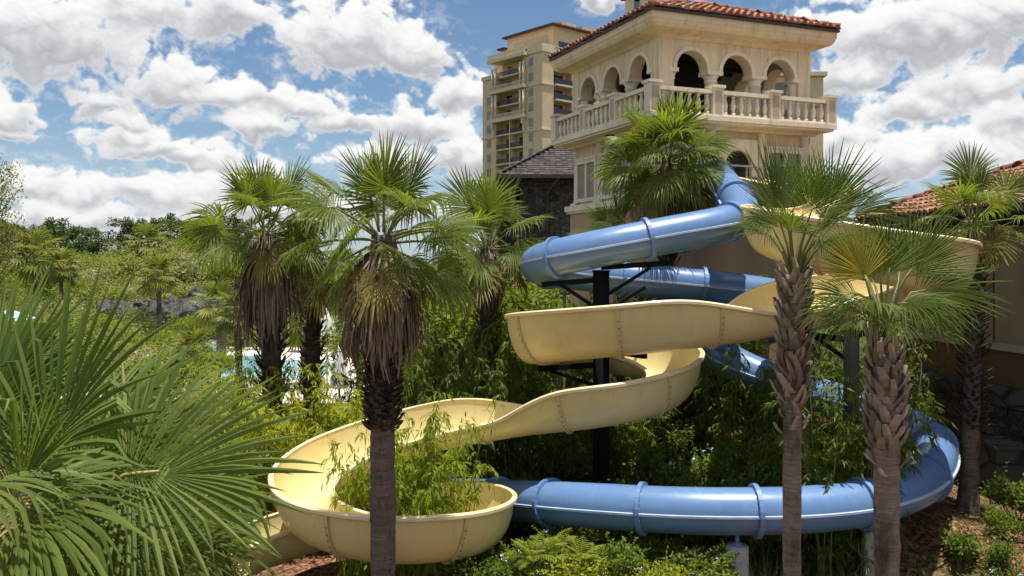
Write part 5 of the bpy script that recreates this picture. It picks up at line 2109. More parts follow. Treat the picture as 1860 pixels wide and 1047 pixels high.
# --- dense hedge of bamboo behind the slides
hb = 'bamboo screen behind the slides'
for px, Y, ty, v, tone, lab in (
        (672, 27.0, 560, 2, 'd', 'dark bamboo behind the shaggy skirt, beside the closed parasol'),
        (745, 25.0, 540, 2, 'g', 'dark leafy bamboo right of the shaggy skirt, left end of the tall screen'),
        (800, 24.0, 555, 3, 'g', 'leafy bamboo between the shaggy palm and the short skirt palm'),
        (845, 25.5, 545, 2, 'd', 'deep shaded bamboo left of the short skirt palm trunk'),
        (905, 24.5, 520, 3, 'g', 'bamboo right behind the short skirt palm trunk'),
        (945, 26.0, 505, 2, 'g', 'bamboo under the curled end of the blue tube'),
        (1000, 26.5, 520, 3, 'g', 'bamboo between the blue tube end and the thick black column'),
        (1055, 27.2, 530, 2, 'd', 'shaded bamboo behind the thick black column'),
        (760, 22.6, 640, 1, 'd', 'low dark bamboo above the far rim of the yellow slide'),
        (850, 22.8, 620, 0, 'd', 'low dark bamboo below the short skirt palm, above the far yellow rim'),
        (960, 23.4, 640, 3, 'd', 'dark bamboo below the left end of the middle yellow loop'),
        (1030, 23.6, 650, 1, 'g', 'bamboo tuft left of the column inside the middle yellow loop'),
        (1150, 23.2, 655, 0, 'g', 'bamboo tuft inside the middle loop, right of the thick column'),
        (1360, 22.0, 585, 3, 'g', 'green bamboo right of the middle yellow loop, against the slim cabbage palm'),
        (1395, 23.6, 660, 0, 'd', 'shaded bamboo over the blue tube, left of the slim cabbage palm trunk'),
        (1490, 20.6, 640, 2, 'g', 'dense bamboo between the two cabbage palm trunks, left part'),
        (1530, 18.2, 655, 3, 'd', 'dark bamboo leaning against the shaded black column'),
        (1555, 19.0, 640, 0, 'g', 'bamboo just left of the thick latticed trunk, lit from above'),
        (1500, 18.9, 770, 1, 'g', 'low shaded bamboo above the front blue tube between the palm trunks'),
        (1660, 20.6, 735, 0, 'g', 'bamboo spray drooping over the blue tube bend at right'),
        (1340, 25.8, 470, 2, 'g', 'bamboo rising between the blue tube runs, right of the tower base'),
        (1290, 26.0, 500, 3, 'd', 'dark bamboo behind the far blue tube at the tower base'),
        (1540, 25.0, 575, 2, 'd', 'dark bamboo in the gap between the palm crowns and the tiled building'),
        (1600, 26.0, 590, 3, 'd', 'shaded bamboo against the left end of the tiled building'),
        (1650, 24.0, 690, 0, 'd', 'low shaded bamboo at the foot of the tiled building'),
        (1470, 27.0, 560, 3, 'd', 'dark bamboo under the high yellow bend, behind the slim palm'),
        (1150, 26.4, 500, 3, 'd', 'dark bamboo behind the far blue tube, left of the tower palm')):
    bamboo(lab, px, Y, ty, v, tone, hb)

# vine wrapped round the palm at the tower corner
pt = P(1214, 420, 24.9)
for dx, dz, sc, v, tone, lab in ((-.1, -1.1, 1.25, 2, 'g', 'leafy green vine wrapping the trunk below the tower palm crown'),
                                (.15, -2.3, 1.35, 0, 'd', 'darker vine lower on the tower palm trunk, above the blue tube'),
                                (-.75, -2.0, 1.1, 0, 'd', 'dark leafy vine spilling left of the tower palm trunk')):
    t = shrub(lab, 1214, 24.75, v, tone, sc, 'vine on the tower palm', z=pt.z + dz, name='climbing_vine')
    t.location.x += dx
    t['category'] = 'vine'
palm('low young fan palm at the foot of the tower wall, above the blue tube', 1128, 425, 26.0, 'sabal', 91, 12, .5, 1.0, .15, 'trunk_dark', pitches=(75, 10), base=(1128, 560))

# --- shrubs on the shaded slope behind the lowest tube
sg = 'shrubs on the slope above the lowest tube'
for px, Y, v, tone, sc, lab in (
        (975, 22.0, 0, 'd', 1.0, 'dark shrub under the yellow slide, left end of the shaded slope'),
        (1010, 24.0, 2, 'g', .8, 'sparse shrub with lit tips between the bowl and the thick column'),
        (1120, 22.4, 3, 'g', .8, 'small lit shrub behind the flange of the lowest blue tube'),
        (1150, 23.5, 0, 'd', 1.0, 'dark low shrub beside the foot of the thick black column'),
        (1215, 22.3, 2, 'g', .95, 'tall thin shrub with pale blue flowers on the shaded slope'),
        (1245, 21.2, 1, 'd', 1.0, 'dark spreading shrub above the middle of the lowest tube'),
        (1300, 21.3, 0, 'd', 1.1, 'dark rounded shrub above the footing of the lowest tube'),
        (1315, 23.2, 3, 'g', .8, 'shrub with lit leaves on reddish mulch below the blue tube'),
        (1370, 21.5, 2, 'd', 1.0, 'dark upright shrub left of the slim cabbage palm trunk'),
        (1340, 19.9, 1, 'd', .9, 'low dark shrub right behind the lowest blue tube'),
        (1420, 20.4, 0, 'd', 1.2, 'dark shrub behind the slim cabbage palm trunk'),
        (1180, 24.6, 1, 'd', 1.2, 'shaded shrub under the right end of the middle yellow loop'),
        (1270, 24.4, 0, 'g', .8, 'shrub tucked under the blue bend behind the yellow loop')):
    shrub(lab, px, Y, v, tone, sc * 1.35, sg)
# --- sunlit shrubs in front
fg = 'sunlit shrubs in front of the lowest tube'
for px, Y, v, tone, sc, top, lab in (
        (905, 17.2, 0, 'g', 1.1, 985, 'green shrub just right of the footing under the yellow bowl'),
        (950, 16.4, 1, 'g', 1.0, 990, 'flowering shrub at the bottom edge right of the bowl'),
        (1045, 18.0, 2, 'g', 1.2, 945, 'upright shrub with lit shoots in front of the blue tube flange'),
        (1110, 16.8, 1, 'g', 1.15, 970, 'broad shrub with pale flowers in the lower middle'),
        (1165, 17.6, 0, 'g', 1.1, 965, 'leafy shrub in front of the lowest blue tube, right of the upright one'),
        (1230, 16.8, 3, 'g', 1.5, 985, 'small bright shrub left of the round concrete footing'),
        (1190, 16.0, 0, 'y', .8, 1005, 'yellowish low shrub at the bottom edge near the middle'),
        (1020, 16.2, 3, 'y', 1.2, 995, 'yellowish shrub at the bottom edge below the ferns'),
        (880, 16.4, 2, 'g', .9, 1010, 'leafy shrub at the bottom edge below the right side of the bowl'),
        (1280, 17.4, 0, 'd', 1.0, 990, 'dark shrub in the tube shade left of the round footing')):
    shrub(lab, px, Y, v, tone, sc, fg, top=top)
for px, Y, v, sc, zt, lab in ((1000, 17.0, 0, .8, 1000, 'yellow green fern with feathery fronds, uppermost of the front ferns'),
                              (965, 16.6, 1, .75, 1015, 'yellow green fern by the bottom edge, left of the others'),
                              (1055, 16.4, 2, .75, 1020, 'yellow green fern in the middle of the sunlit shrubs')):
    o = fern(lab, px, Y, v, sc, group='yellow ferns in front')
    o.location.z = P(px, zt, Y).z
rg = 'shrubs on the mulch bed at lower right'
for px, Y, v, tone, sc, lab in (
        (1700, 17.0, 1, 'g', .62, 'low leafy shrub on mulch right of the thick palm trunk'),
        (1745, 18.0, 3, 'g', .95, 'small bright shrub on mulch below the blue bend'),
        (1810, 17.6, 0, 'g', .7, 'rounded bright shrub on mulch in front of the bristly palm'),
        (1850, 20.0, 2, 'g', 1.1, 'taller shrub at the right edge by the cabinet'),
        (1825, 19.0, 0, 'g', .8, 'shrub at the right edge below the taller one'),
        (1840, 16.4, 1, 'g', .8, 'broad shrub at the right edge low on the mulch bed'),
        (1770, 15.9, 3, 'g', .9, 'small shrub near the bottom right corner'),
        (1720, 15.4, 0, 'd', .6, 'small dark shrub between grass tufts right of the thick trunk'),
        (1655, 17.2, 1, 'd', .8, 'dark shrub in the shade just right of the thick palm trunk')):
    shrub(lab, px, Y, v, tone, sc, rg)
lg = 'plants at the lower left below the near palm'
for px, Y, v, tone, sc, lab in (
        (430, 15.5, 0, 'g', .9, 'leafy shrub under the yellow slide outlet'),
        (360, 14.0, 2, 'g', 1.0, 'tall shrub under the tips of the near palm fan'),
        (300, 12.5, 0, 'g', 1.0, 'shrub in the shade of the near palm at the bottom edge'),
        (470, 17.4, 3, 'd', 1.2, 'dark shrub below the outlet end of the yellow slide'),
        (230, 16.0, 1, 'g', 1.3, 'broad shrub seen through the near palm fronds'),
        (140, 14.5, 2, 'd', 1.3, 'dark shrub behind the near palm crown')):
    shrub(lab, px, Y, v, tone, sc, lg)
bamboo('green bamboo behind the near palm, left of the yellow slide outlet', 390, 18.5, 800, 1, 'g', lg)
bamboo('green bamboo seen between the two near palm fans', 320, 19.0, 760, 3, 'g', lg)
bamboo('green bamboo behind the middle of the near palm', 240, 20.0, 740, 0, 'g', lg)
palm('low fan palm below the near palm fan, left of the slide outlet', 345, 905, 12.5, 'sabal', 97, 16, .35, .75, .12, 'trunk_tan', pitches=(80, -10), base=(345, 1030))

# --- grass tufts: nobody could count the blades, but each tuft is a plant
gg = 'grass tufts along the bottom edge'
rng = random.Random(77)
gt = [(1385, 18.6), (1400, 17.6), (1470, 17.0), (1490, 17.6), (1520, 16.8), (1545, 17.2), (1560, 16.6), (1660, 15.8), (1690, 15.4), (1715, 15.9),
      (1640, 16.2), (1675, 16.6), (1740, 15.6), (1790, 15.4), (1380, 17.2), (1420, 18.0), (1300, 17.4), (1505, 18.2), (1575, 17.6), (1535, 18.4)]
for i, (px, Y) in enumerate(gt):
    x = (px - CX) / F * Y
    o = inst('grass_tuft', GRS[i % 3], None, (x, Y, ground_z(x, Y) - .02), rng.uniform(0, 6), rng.uniform(1.3, 1.9))
    tag(o, 'tuft of thin arching grass at the lower right, below the blue tube', 'grass tuft', gg)


# ------------------------------------------------------------------ ground cover
def ground_cover():
    rng = random.Random(8)
    mb = MB()
    n = 0
    while n < 15000:
        y = 13.0 + 20 * rng.random() ** 1.3
        px = rng.uniform(-100, 1900)
        x = (px - CX) / F * y
        v = noise.noise(V((x * .55, y * .55, 4)))
        if v < -.02 + (.22 if px > 1640 else 0):
            continue
        z = ground_z(x, y)
        p = V((x, y, z + rng.uniform(.01, .22)))
        leaf_quad(mb, p, rnd_dir(rng, -.2, .8), (UP + rnd_dir(rng) * .7).normalized(), rng.uniform(.05, .12), rng.uniform(.014, .026))
        n += 1
    tag(mb.build('ground_cover', M['dark_shaded']), 'low leafy ground cover over the mulch', 'ground cover', kind='stuff')
    mb = MB()
    for k in range(5000):
        y = 13 + 12 * rng.random()
        px = rng.uniform(900, 1900)
        x = (px - CX) / F * y
        z = ground_z(x, y)
        d = rnd_dir(rng, -.15, .3)
        p = V((x, y, z + .012))
        leaf_quad(mb, p, d, UP, rng.uniform(.05, .14), rng.uniform(.008, .02))
    tag(mb.build('bark_chips', mat_island('bark_chip', (.06, .03, .018), (.34, .2, .13))), 'reddish bark chips strewn on the bed', 'mulch', kind='stuff')


ground_cover()


# ------------------------------------------------------------------ pool and what stands round it
def pool():
    m = MB()
    m.box(-30, -7.5, 44, 74, GROUND - .2, GROUND + .14)
    tag(m.build('pool_deck', M['deck']), kind='structure')
    m = MB()
    m.box(-20.5, -11.8, 53, 64, GROUND + .141, GROUND + .17)
    water, nt, out = new_mat('pool_water')
    n = noise_node(nt, 2.5, 3, .5, pos_vec(nt))
    principled(nt, out, ramp(nt, n, [(.3, (.26, .46, .56)), (.7, (.42, .60, .67))]), .12, .5, bump(nt, n, .2, .05))
    tag(m.build('pool_water', water), kind='structure')
    # raised pale blue pool wall
    c = P(418, 640, 58)
    t = thing('splash_pool_wall', 'pale blue painted splash pool wall beside the deck', 'pool wall', (c.x, 58, GROUND + .14))
    m = MB()
    for i in range(16):
        a0, a1 = math.pi * i / 15, math.pi * (i + 1) / 15
        m.bar((c.x + 2.4 * math.cos(a0), 58 - 2.4 * math.sin(a0), GROUND + .7), (c.x + 2.4 * math.cos(a1), 58 - 2.4 * math.sin(a1), GROUND + .7), .3, 1.1)
    m.build('wall', M['poolpaint'], t)
    m = MB()
    m.bar((c.x - 2.3, 58, GROUND + .9), (c.x - 2.3, 62, GROUND + .9), .32, 1.5)
    m.build('end_wall', M['poolpaint'], t)


pool()


def closed_parasol(label, px, ptop, pbot, Y, mat='white', fat=1.0):
    a, b = P(px, ptop, Y), P(px, pbot, Y)
    z0 = ground_z(a.x, Y)
    t = thing('closed_parasol', label, 'parasol', (a.x, Y, z0), 'closed white parasols by the pool')
    m = MB()
    m.tube([(a.x, Y, z0), (a.x, Y, a.z + .1)], .04, 8)
    m.build('pole', M['galv'], t)
    m = MB()
    h = a.z - b.z
    n = 16
    vs = []
    for q, r_ in ((0, .03), (.12, .16), (.35, .34), (.7, .48), (1, .55)):
        for k in range(n):
            rr = r_ * fat * h / 2.6 * (1 + (.18 if k % 2 else -.18) * min(1, q * 2))
            vs.append((a.x + rr * math.cos(6.2832 * k / n), Y + rr * math.sin(6.2832 * k / n), a.z - h * q))
    fs = [(i * n + k, i * n + (k + 1) % n, (i + 1) * n + (k + 1) % n, (i + 1) * n + k) for i in range(4) for k in range(n)]
    m.add(vs, fs)
    m.build('canopy', M[mat], t)


closed_parasol('closed white parasol with pointed top beside the dark palm trunk', 594, 560, 618, 46, fat=1.3)
closed_parasol('closed white parasol, lower and nearer, just left of the shaggy palm', 616, 632, 705, 30, fat=.95)


def open_parasol(label, px, py, Y, mat, r_=1.5):
    c = P(px, py, Y)
    z0 = ground_z(c.x, Y)
    t = thing('open_parasol', label, 'parasol', (c.x, Y, z0), 'blue parasols across the pool area')
    m = MB()
    m.tube([(c.x, Y, z0), (c.x, Y, c.z + .5)], .04, 8)
    m.build('pole', M['galv'], t)
    m = MB()
    n = 8
    vs = [(c.x, Y, c.z + .6)] + [(c.x + r_ * math.cos(6.2832 * k / n), Y + r_ * math.sin(6.2832 * k / n), c.z) for k in range(n)]
    vs += [(c.x + r_ * math.cos(6.2832 * k / n), Y + r_ * math.sin(6.2832 * k / n), c.z - .2) for k in range(n)]
    m.add(vs, [(0, k + 1, (k + 1) % n + 1) for k in range(n)] + [(k + 1, k + 1 + n, (k + 1) % n + 1 + n, (k + 1) % n + 1) for k in range(n)])
    m.build('canopy', M[mat], t)


open_parasol('pale blue open parasol at the left edge above the near palm', 18, 580, 52, 'poolpaint')
open_parasol('blue open parasol beyond the short skirt palm, left of the blue tube', 868, 492, 44, 'bluecloth', 1.2)
open_parasol('deep blue open parasol behind the dark trunk by the pool', 556, 563, 70, 'bluecloth', 1.2)


def lounger(label, px, py, Y, rot):
    c = P(px, py, Y)
    z = ground_z(c.x, Y) + .14
    t = thing('sun_lounger', label, 'sun lounger', (c.x, Y, z), 'sun loungers on the pool deck', 0)
    ca, sa = math.cos(rot), math.sin(rot)
    X = Matrix.Translation((c.x, Y, z)) @ Matrix.Rotation(rot, 4, 'Z')
    m = MB(X)
    for x in (-.85, .8):
        for y in (-.28, .28):
            m.box(x - .03, x + .03, y - .03, y + .03, 0, .3)
    m.box(-.95, .95, -.33, .33, .3, .36)
    m.build('frame', M['white'], t)
    m = MB(X)
    m.box(-.9, .3, -.3, .3, .361, .44)
    m.build('cushion', M['white'], t)
    m = MB(X)
    m.bar((.3, 0, .42), (.9, 0, .8), .6, .08)
    m.build('backrest', M['white'], t)


for i, (px, Y, r_, lab) in enumerate(((505, 78, .3, 'white sun lounger on the deck left of the split skirt palm trunk'), (540, 76, .4, 'white sun lounger on the deck right of the split skirt palm trunk'),
                                      (610, 60, .9, 'white sun lounger on the deck below the pointed closed parasol'), (345, 74, .2, 'white sun lounger on the deck left of the pale blue pool wall'),
                                      (375, 80, .2, 'white sun lounger farther back on the deck'), (40, 58, .2, 'white sun lounger at the left edge seen over the near palm'))):
    lounger(lab, px, 600, Y, r_)


def towel_hut():
    c = P(515, 600, 84)
    z = ground_z(c.x, 84) + .1
    t = thing('pool_hut', 'low open pool hut with brown roof in the shade behind the skirted palm', 'hut', (c.x, 84, z))
    m = MB()
    for x in (-3, 3):
        for y in (-2, 2):
            m.box(c.x + x - .12, c.x + x + .12, 84 + y - .12, 84 + y + .12, z, z + 2.4)
    m.build('posts', M['dark_wood'], t)
    m = MB()
    m.box(c.x - 3.4, c.x + 3.4, 84 - 2.4, 84 + 2.4, z + 2.4, z + 2.55)
    m.add([(c.x - 3.6, 81.4, z + 2.55), (c.x + 3.6, 81.4, z + 2.55), (c.x + 3.6, 86.6, z + 2.55), (c.x - 3.6, 86.6, z + 2.55), (c.x, 84, z + 4)], [(0, 1, 4), (1, 2, 4), (2, 3, 4), (3, 0, 4)])
    m.build('roof', M['hotel_roof'], t)
    m = MB()
    m.box(c.x - 2.6, c.x + 2.6, 82.4, 83, z, z + 1.1)
    m.build('counter', M['deck'], t)


towel_hut()


def rocks():
    rng = random.Random(12)
    spots = [(205, 556, 66, 1.3), (232, 560, 64, 1.2), (258, 556, 65, 1.5), (285, 558, 64, 1.4),
             (310, 560, 64, 1.5), (330, 566, 63, 1.2), (352, 556, 66, 1.4), (375, 548, 70, 1.3), (395, 560, 66, 1.0), (362, 528, 72, .9)]
    what = ['flat', 'mossy', 'pale', 'cracked', 'dark', 'tall', 'jagged', 'broad', 'low', 'leaning', 'rounded', 'small', 'upper']
    for (px, py, Y, r_), w in zip(spots, what):
        c = P(px, py, Y)
        me = bpy.data.meshes.new('boulder')
        import bmesh
        bm = bmesh.new()
        bmesh.ops.create_icosphere(bm, subdivisions=3, radius=r_)
        for v in bm.verts:
            n = noise.noise(v.co * .9 + V((px, 0, 0))) * .5 + noise.noise(v.co * 2.4 + V((px, 3, 0))) * .28 + noise.noise(v.co * 6 + V((px, 3, 0))) * .1
            v.co *= 1 + n
            v.co.z *= .75
        bm.to_mesh(me)
        bm.free()
        me.materials.append(M['rock'])
        o = inst('boulder', me, None, (c.x, Y, c.z - r_ * .45))
        tag(o, w + ' grey boulder in the rockwork ridge across the pool', 'boulder', 'rockwork boulders across the pool')
    m = MB()
    a, b = P(200, 568, 66), P(405, 568, 68)
    for i in range(10):
        x0 = a.x + (b.x - a.x) * i / 10
        m.box(x0, x0 + (b.x - a.x) / 10 - .05, 66 + rng.uniform(0, .5), 69, GROUND, a.z + rng.uniform(-1.3, -.3))
    t = m.build('rock_wall', M['rock'])
    tag(t, 'long low rockwork wall under the boulders across the pool', 'wall')


rocks()


# ------------------------------------------------------------------ background trees
def tree_meshes(seed, H, Rr, nclump, nleaf, L, mat, trunk_h=.35, flat=.75, limbs=6, conifer=False):
    rng = random.Random(seed)
    tk, cr = MB(), MB()
    top = V((rng.uniform(-.3, .3), rng.uniform(-.3, .3), H * (.9 if conifer else .62)))
    tk.tube([(0, 0, -.2), (top.x * .3, top.y * .3, H * .3), top], [H * .026, H * .02, H * .008], 7)
    cs = []
    for i in range(nclump):
        if conifer:
            z = H * rng.uniform(.45, 1.0)
            rr = Rr * (1.05 - .6 * ((z / H - .45) / .55) ** 1.6) * math.sqrt(rng.random())
            a = rng.uniform(0, 6.28)
            c = V((rr * math.cos(a), rr * math.sin(a), z))
            cl = Rr * rng.uniform(.2, .34)
        else:
            d = rnd_dir(rng, -.35, 1)
            c = V((d.x * Rr, d.y * Rr, H * .62 + d.z * H * .36 * flat)) * 1.0
            k = rng.uniform(.45, .98)
            c = V((c.x * k, c.y * k, H * .58 + (c.z - H * .58) * k))
            cl = Rr * rng.uniform(.2, .36)
        cs.append((c, cl))
    for c, cl in cs[:limbs * 3]:
        s = V((0, 0, H * rng.uniform(.25, .45))) if not conifer else V((0, 0, c.z - .6))
        tk.tube([s, s.lerp(c, .5) + V((0, 0, .3)), c], [H * .01, H * .006, H * .002], 5, False)
    for c, cl in cs:
        for k in range(nleaf):
            d = rnd_dir(rng)
            p = c + V((d.x, d.y, d.z * .65)) * (cl * rng.uniform(.35, 1.1))
            leaf_quad(cr, p, (d + rnd_dir(rng) * .8).normalized(), (UP + rnd_dir(rng) * .9).normalized(), L * rng.uniform(.6, 1.3), L * .26)
    return tk.mesh('trunk', M['bark']), cr.mesh('crown', mat)


TREES = {
    'pine': [tree_meshes(500 + i, 15 + i, 3.6, 34, 75, .55, M['pine'], conifer=True) for i in range(3)],
    'oak': [tree_meshes(510 + i, 9, 4.2, 36, 110, .34, M['tree_olive']) for i in range(2)],
    'green': [tree_meshes(520 + i, 8, 3.4, 34, 110, .32, M['tree_green']) for i in range(2)],
    'moss': [tree_meshes(530, 9, 3.6, 26, 90, .30, M['tree_grey'])],
}


def tree(kind, var, label, px, topy, Y, Hn, group, wide=1.0, name=None):
    x = (px - CX) / F * Y
    z = ground_z(x, Y)
    H = ZC + (HY - topy) / F * Y - z
    s = H / Hn
    t = thing(name or {'pine': 'pine_tree', 'oak': 'oak_tree', 'green': 'leafy_tree', 'moss': 'mossy_tree'}[kind], label, 'tree', (x, Y, z), group, (px * .77) % 6.28)
    t.scale = (s * wide, s * wide, s)
    tk, cr = TREES[kind][var]
    inst('trunk', tk, t)
    inst('crown', cr, t)
    return t


rng = random.Random(99)
PG = 'dark pines on the horizon'
k = 0
for px in list(range(-90, 470, 21)) + list(range(1540, 1960, 60)):
    Y = rng.uniform(185, 250)
    topy = 408 + rng.uniform(-8, 12) - (8 if 270 < px < 420 else 0) + (14 if 150 < px < 215 else 0)
    v = k % 3
    tree('pine', v, 'dark green pine in the far tree line behind the pool garden', px, topy, Y, 15 + v, PG, rng.uniform(.9, 1.3))
    k += 1
OG = 'trees in the garden across the pool'
for px, ty, Y, kind, v, w, lab in (
        (20, 470, 80, 'green', 0, 1.2, 'bright leafy tree at the left edge across the pool'),
        (75, 455, 105, 'oak', 0, 1.3, 'olive oak left of the tall yellowish palm across the pool'),
        (120, 440, 130, 'green', 1, 1.3, 'leafy tree below the dip in the pine line'),
        (170, 450, 110, 'oak', 1, 1.3, 'olive oak above the rockwork at left'),
        (215, 442, 120, 'green', 0, 1.3, 'green tree behind the bare branched oak'),
        (255, 412, 125, 'moss', 0, 1.1, 'pale mossy tree rising to the horizon pines'),
        (300, 425, 115, 'oak', 0, 1.2, 'broad olive oak above the small feather palm'),
        (335, 418, 120, 'green', 1, 1.2, 'bright round tree under the highest pines'),
        (365, 430, 100, 'moss', 0, 1.1, 'mossy grey tree left of the split skirt palm crown'),
        (395, 435, 105, 'oak', 1, 1.1, 'olive oak just left of the split skirt palm'),
        (430, 450, 95, 'green', 0, 1.1, 'leafy tree behind the split skirt palm crown'),
        (475, 470, 100, 'oak', 0, 1.2, 'olive oak seen below the split skirt palm fronds'),
        (530, 465, 98, 'green', 1, 1.2, 'green tree between the skirted palms'),
        (580, 480, 90, 'oak', 1, 1.1, 'olive oak behind the smaller half hidden palm'),
        (640, 470, 92, 'green', 0, 1.2, 'green tree behind the shaggy palm crown'),
        (705, 480, 90, 'oak', 0, 1.2, 'olive oak hidden behind the shaggy palm skirt'),
        (770, 470, 85, 'green', 1, 1.2, 'green tree right of the shaggy palm skirt'),
        (830, 460, 85, 'oak', 1, 1.2, 'olive oak left of the short skirt palm'),
        (900, 470, 80, 'green', 0, 1.1, 'green tree right behind the short skirt palm'),
        (230, 490, 84, 'oak', 1, 1.1, 'spreading oak whose low limbs reach over the rockwork'),
        (330, 500, 80, 'moss', 0, 1.1, 'grey twiggy tree over the right rocks'),
        (140, 495, 84, 'green', 1, 1.1, 'leafy tree over the left end of the rockwork'),
        (60, 510, 74, 'oak', 0, .9, 'low oak above the pale blue parasol'),
        (410, 520, 78, 'green', 0, .9, 'low green tree left of the split skirt, behind the deck'),
        (460, 530, 88, 'oak', 1, 1.0, 'dark oak behind the pool deck at the split skirt palm'),
        (555, 530, 88, 'green', 0, 1.0, 'low green tree behind the pool hut'),
        (660, 540, 70, 'oak', 0, 1.0, 'low oak behind the closed parasol')):
    tree(kind, v, lab, px, ty, Y, 9 if kind != 'green' else 8, OG, w)

# small palms across the pool share a few crowns
def small_palm_meshes(seed, n=22, Rr=1.0, st=.8, pit=(80, -35)):
    rng = random.Random(seed)
    mb = MB()
    for k in range(n):
        f = k / (n - 1)
        az = k * 2.39996
        pitch = R(pit[0] + (pit[1] - pit[0]) * f + rng.uniform(-8, 8))
        d = V((math.cos(az) * math.cos(pitch), math.sin(az) * math.cos(pitch), math.sin(pitch)))
        pts, dd = arc_pts((0, 0, 0), d, st * rng.uniform(.8, 1.1), .3, 4)
        mb.tube(pts, .02, 3, False)
        s = dd.cross(UP)
        s = s.normalized() if s.length > .05 else V((1, 0, 0))
        blade(mb, pts[-1], (dd - UP * .15).normalized(), s.cross(dd), Rr * rng.uniform(.85, 1.1), 20, R(115), .5, .5, rng, cup=.15)
    return mb


SPM = [small_palm_meshes(600), small_palm_meshes(601, 18, 1.1, .9)]
SP = [(m.mesh('crown', M['palm_far']), m.mesh('crown', M['wash'])) for m in SPM]


def small_palm(label, px, pyc, Y, sc, var=0, tone=0, tr=.16):
    c = P(px, pyc, Y)
    z = ground_z(c.x, Y)
    t = thing('garden_palm', label, 'palm tree', (c.x, Y, z), 'palms in the garden across the pool')
    m = MB()
    m.tube(trunk_path((c.x, Y, z - .1), c, .1, 6), [tr * 1.3, tr, tr, tr, tr, tr, tr * 1.2], 10)
    m.build('trunk', M['trunk_grey'], t)
    inst('crown', SP[var][tone], t, V((0, 0, c.z - z)), px % 6.28, sc)


for px, py, Y, sc, v, tn, lab in (
        (287, 503, 58, 1.05, 0, 0, 'bright garden palm standing clear above the rockwork'),
        (62, 470, 70, 1.5, 1, 0, 'yellowish garden palm at the left across the pool'),
        (110, 490, 75, 1.3, 0, 0, 'garden palm right of the yellowish one at left'),
        (395, 560, 50, 1.0, 1, 0, 'lattice trunked garden palm left of the pale blue wall'),
        (430, 575, 40, .8, 0, 0, 'garden palm right beside the pale blue wall'),
        (650, 585, 40, .8, 0, 1, 'short dark palm left of the shaggy skirt bottom'),
        (270, 450, 110, 1.9, 1, 0, 'distant garden palm against the mossy tree'),
        (350, 640, 36, .7, 0, 0, 'low palm in front of the deck at left'),
        (548, 590, 50, 1.0, 1, 1, 'garden palm with dark trunk left of the pointed parasol'),
        (835, 520, 40, 1.1, 0, 1, 'garden palm behind the bamboo right of the shaggy skirt')):
    small_palm(lab, px, py, Y, sc, v, tn)


def dark_understory():
    """unlit thicket under the garden trees, one mass"""
    rng = random.Random(31)
    mb = MB()
    for k in range(16000):
        y = rng.uniform(70, 130)
        px = rng.uniform(-120, 960)
        x = (px - CX) / F * y
        h = (1.2 + 2.2 * (noise.noise(V((x * .15, y * .15, 0))) + .5)) * rng.random() ** .6
        leaf_quad(mb, V((x, y, ground_z(x, y) + max(.1, h))), rnd_dir(rng), (UP + rnd_dir(rng) * .8).normalized(), .5 * rng.uniform(.6, 1.4), .14)
    tag(mb.build('undergrowth', M['tree_green']), 'mixed undergrowth filling the garden across the pool', 'undergrowth', kind='stuff')


dark_understory()


# wispy tree entering at the left edge
def wispy():
    rng = random.Random(61)
    Y = 19.0
    b = P(-70, 480, Y)
    z = ground_z(b.x, Y)
    t = thing('slender_tree', 'thin leaved tree reaching in from the left edge against the clouds', 'tree', (b.x, Y, z))
    tk, cr = MB(), MB()
    tk.tube([(b.x, Y, z), (b.x + .1, Y, 4), (b.x + .2, Y, 7)], [.12, .08, .05], 8)
    ends = [(8, 300), (28, 318), (36, 345), (20, 372), (40, 395), (12, 415), (30, 440), (0, 330), (14, 345), (-10, 290), (22, 470), (10, 500), (35, 520), (0, 455), (15, 395), (26, 300), (38, 425)]
    for px, py in ends:
        e = P(px, py, Y + rng.uniform(-.6, .6))
        s = V((b.x + .15, Y, max(2.5, e.z - 1.0)))
        mid = s.lerp(e, .55) + V((0, 0, -.15))
        pts = [s, s.lerp(mid, .5), mid, mid.lerp(e, .5) + V((0, 0, .04)), e]
        tk.tube(pts, [.02, .016, .012, .008, .003], 4, False)
        for i in range(230):
            q = along(pts, rng.uniform(.35, 1.0)) + rnd_dir(rng) * rng.uniform(.02, .28)
            leaf_quad(cr, q, rnd_dir(rng), (UP + rnd_dir(rng)).normalized(), rng.uniform(.05, .09), .014)
    tk.build('trunk', M['bark'], t)
    cr.build('crown', M['tree_olive'], t)


wispy()

# low planting between the rockwork and the near palm
for px, Y, top, kind, v, lab in ((50, 46, 560, 'green', 0, 'low leafy tree at the left edge below the pale blue parasol'), (105, 50, 565, 'oak', 0, 'low olive tree before the left deck'),
                                 (150, 52, 552, 'green', 1, 'low green tree left of the rock ridge'), (215, 50, 575, 'oak', 1, 'low olive tree in front of the rock ridge'),
                                 (265, 48, 588, 'green', 0, 'low leafy tree below the bright garden palm'), (320, 46, 600, 'oak', 0, 'low tree right below the right boulders'),
                                 (372, 44, 615, 'green', 1, 'low leafy tree left of the pale blue wall'), (690, 44, 560, 'green', 0, 'leafy tree behind the shaggy skirt bottom'),
                                 (735, 40, 540, 'oak', 1, 'olive tree right of the shaggy skirt, behind the bamboo'), (800, 38, 500, 'green', 0, 'leafy tree left of the short skirt palm, behind the bamboo'),
                                 (930, 40, 480, 'green', 1, 'leafy tree left of the stone pavilion'), (20, 60, 530, 'oak', 1, 'olive tree above the pale blue parasol')):
    tree(kind, v, lab, px, top, Y, 9 if kind == 'oak' else 8, 'low trees round the pool deck', 1.35)
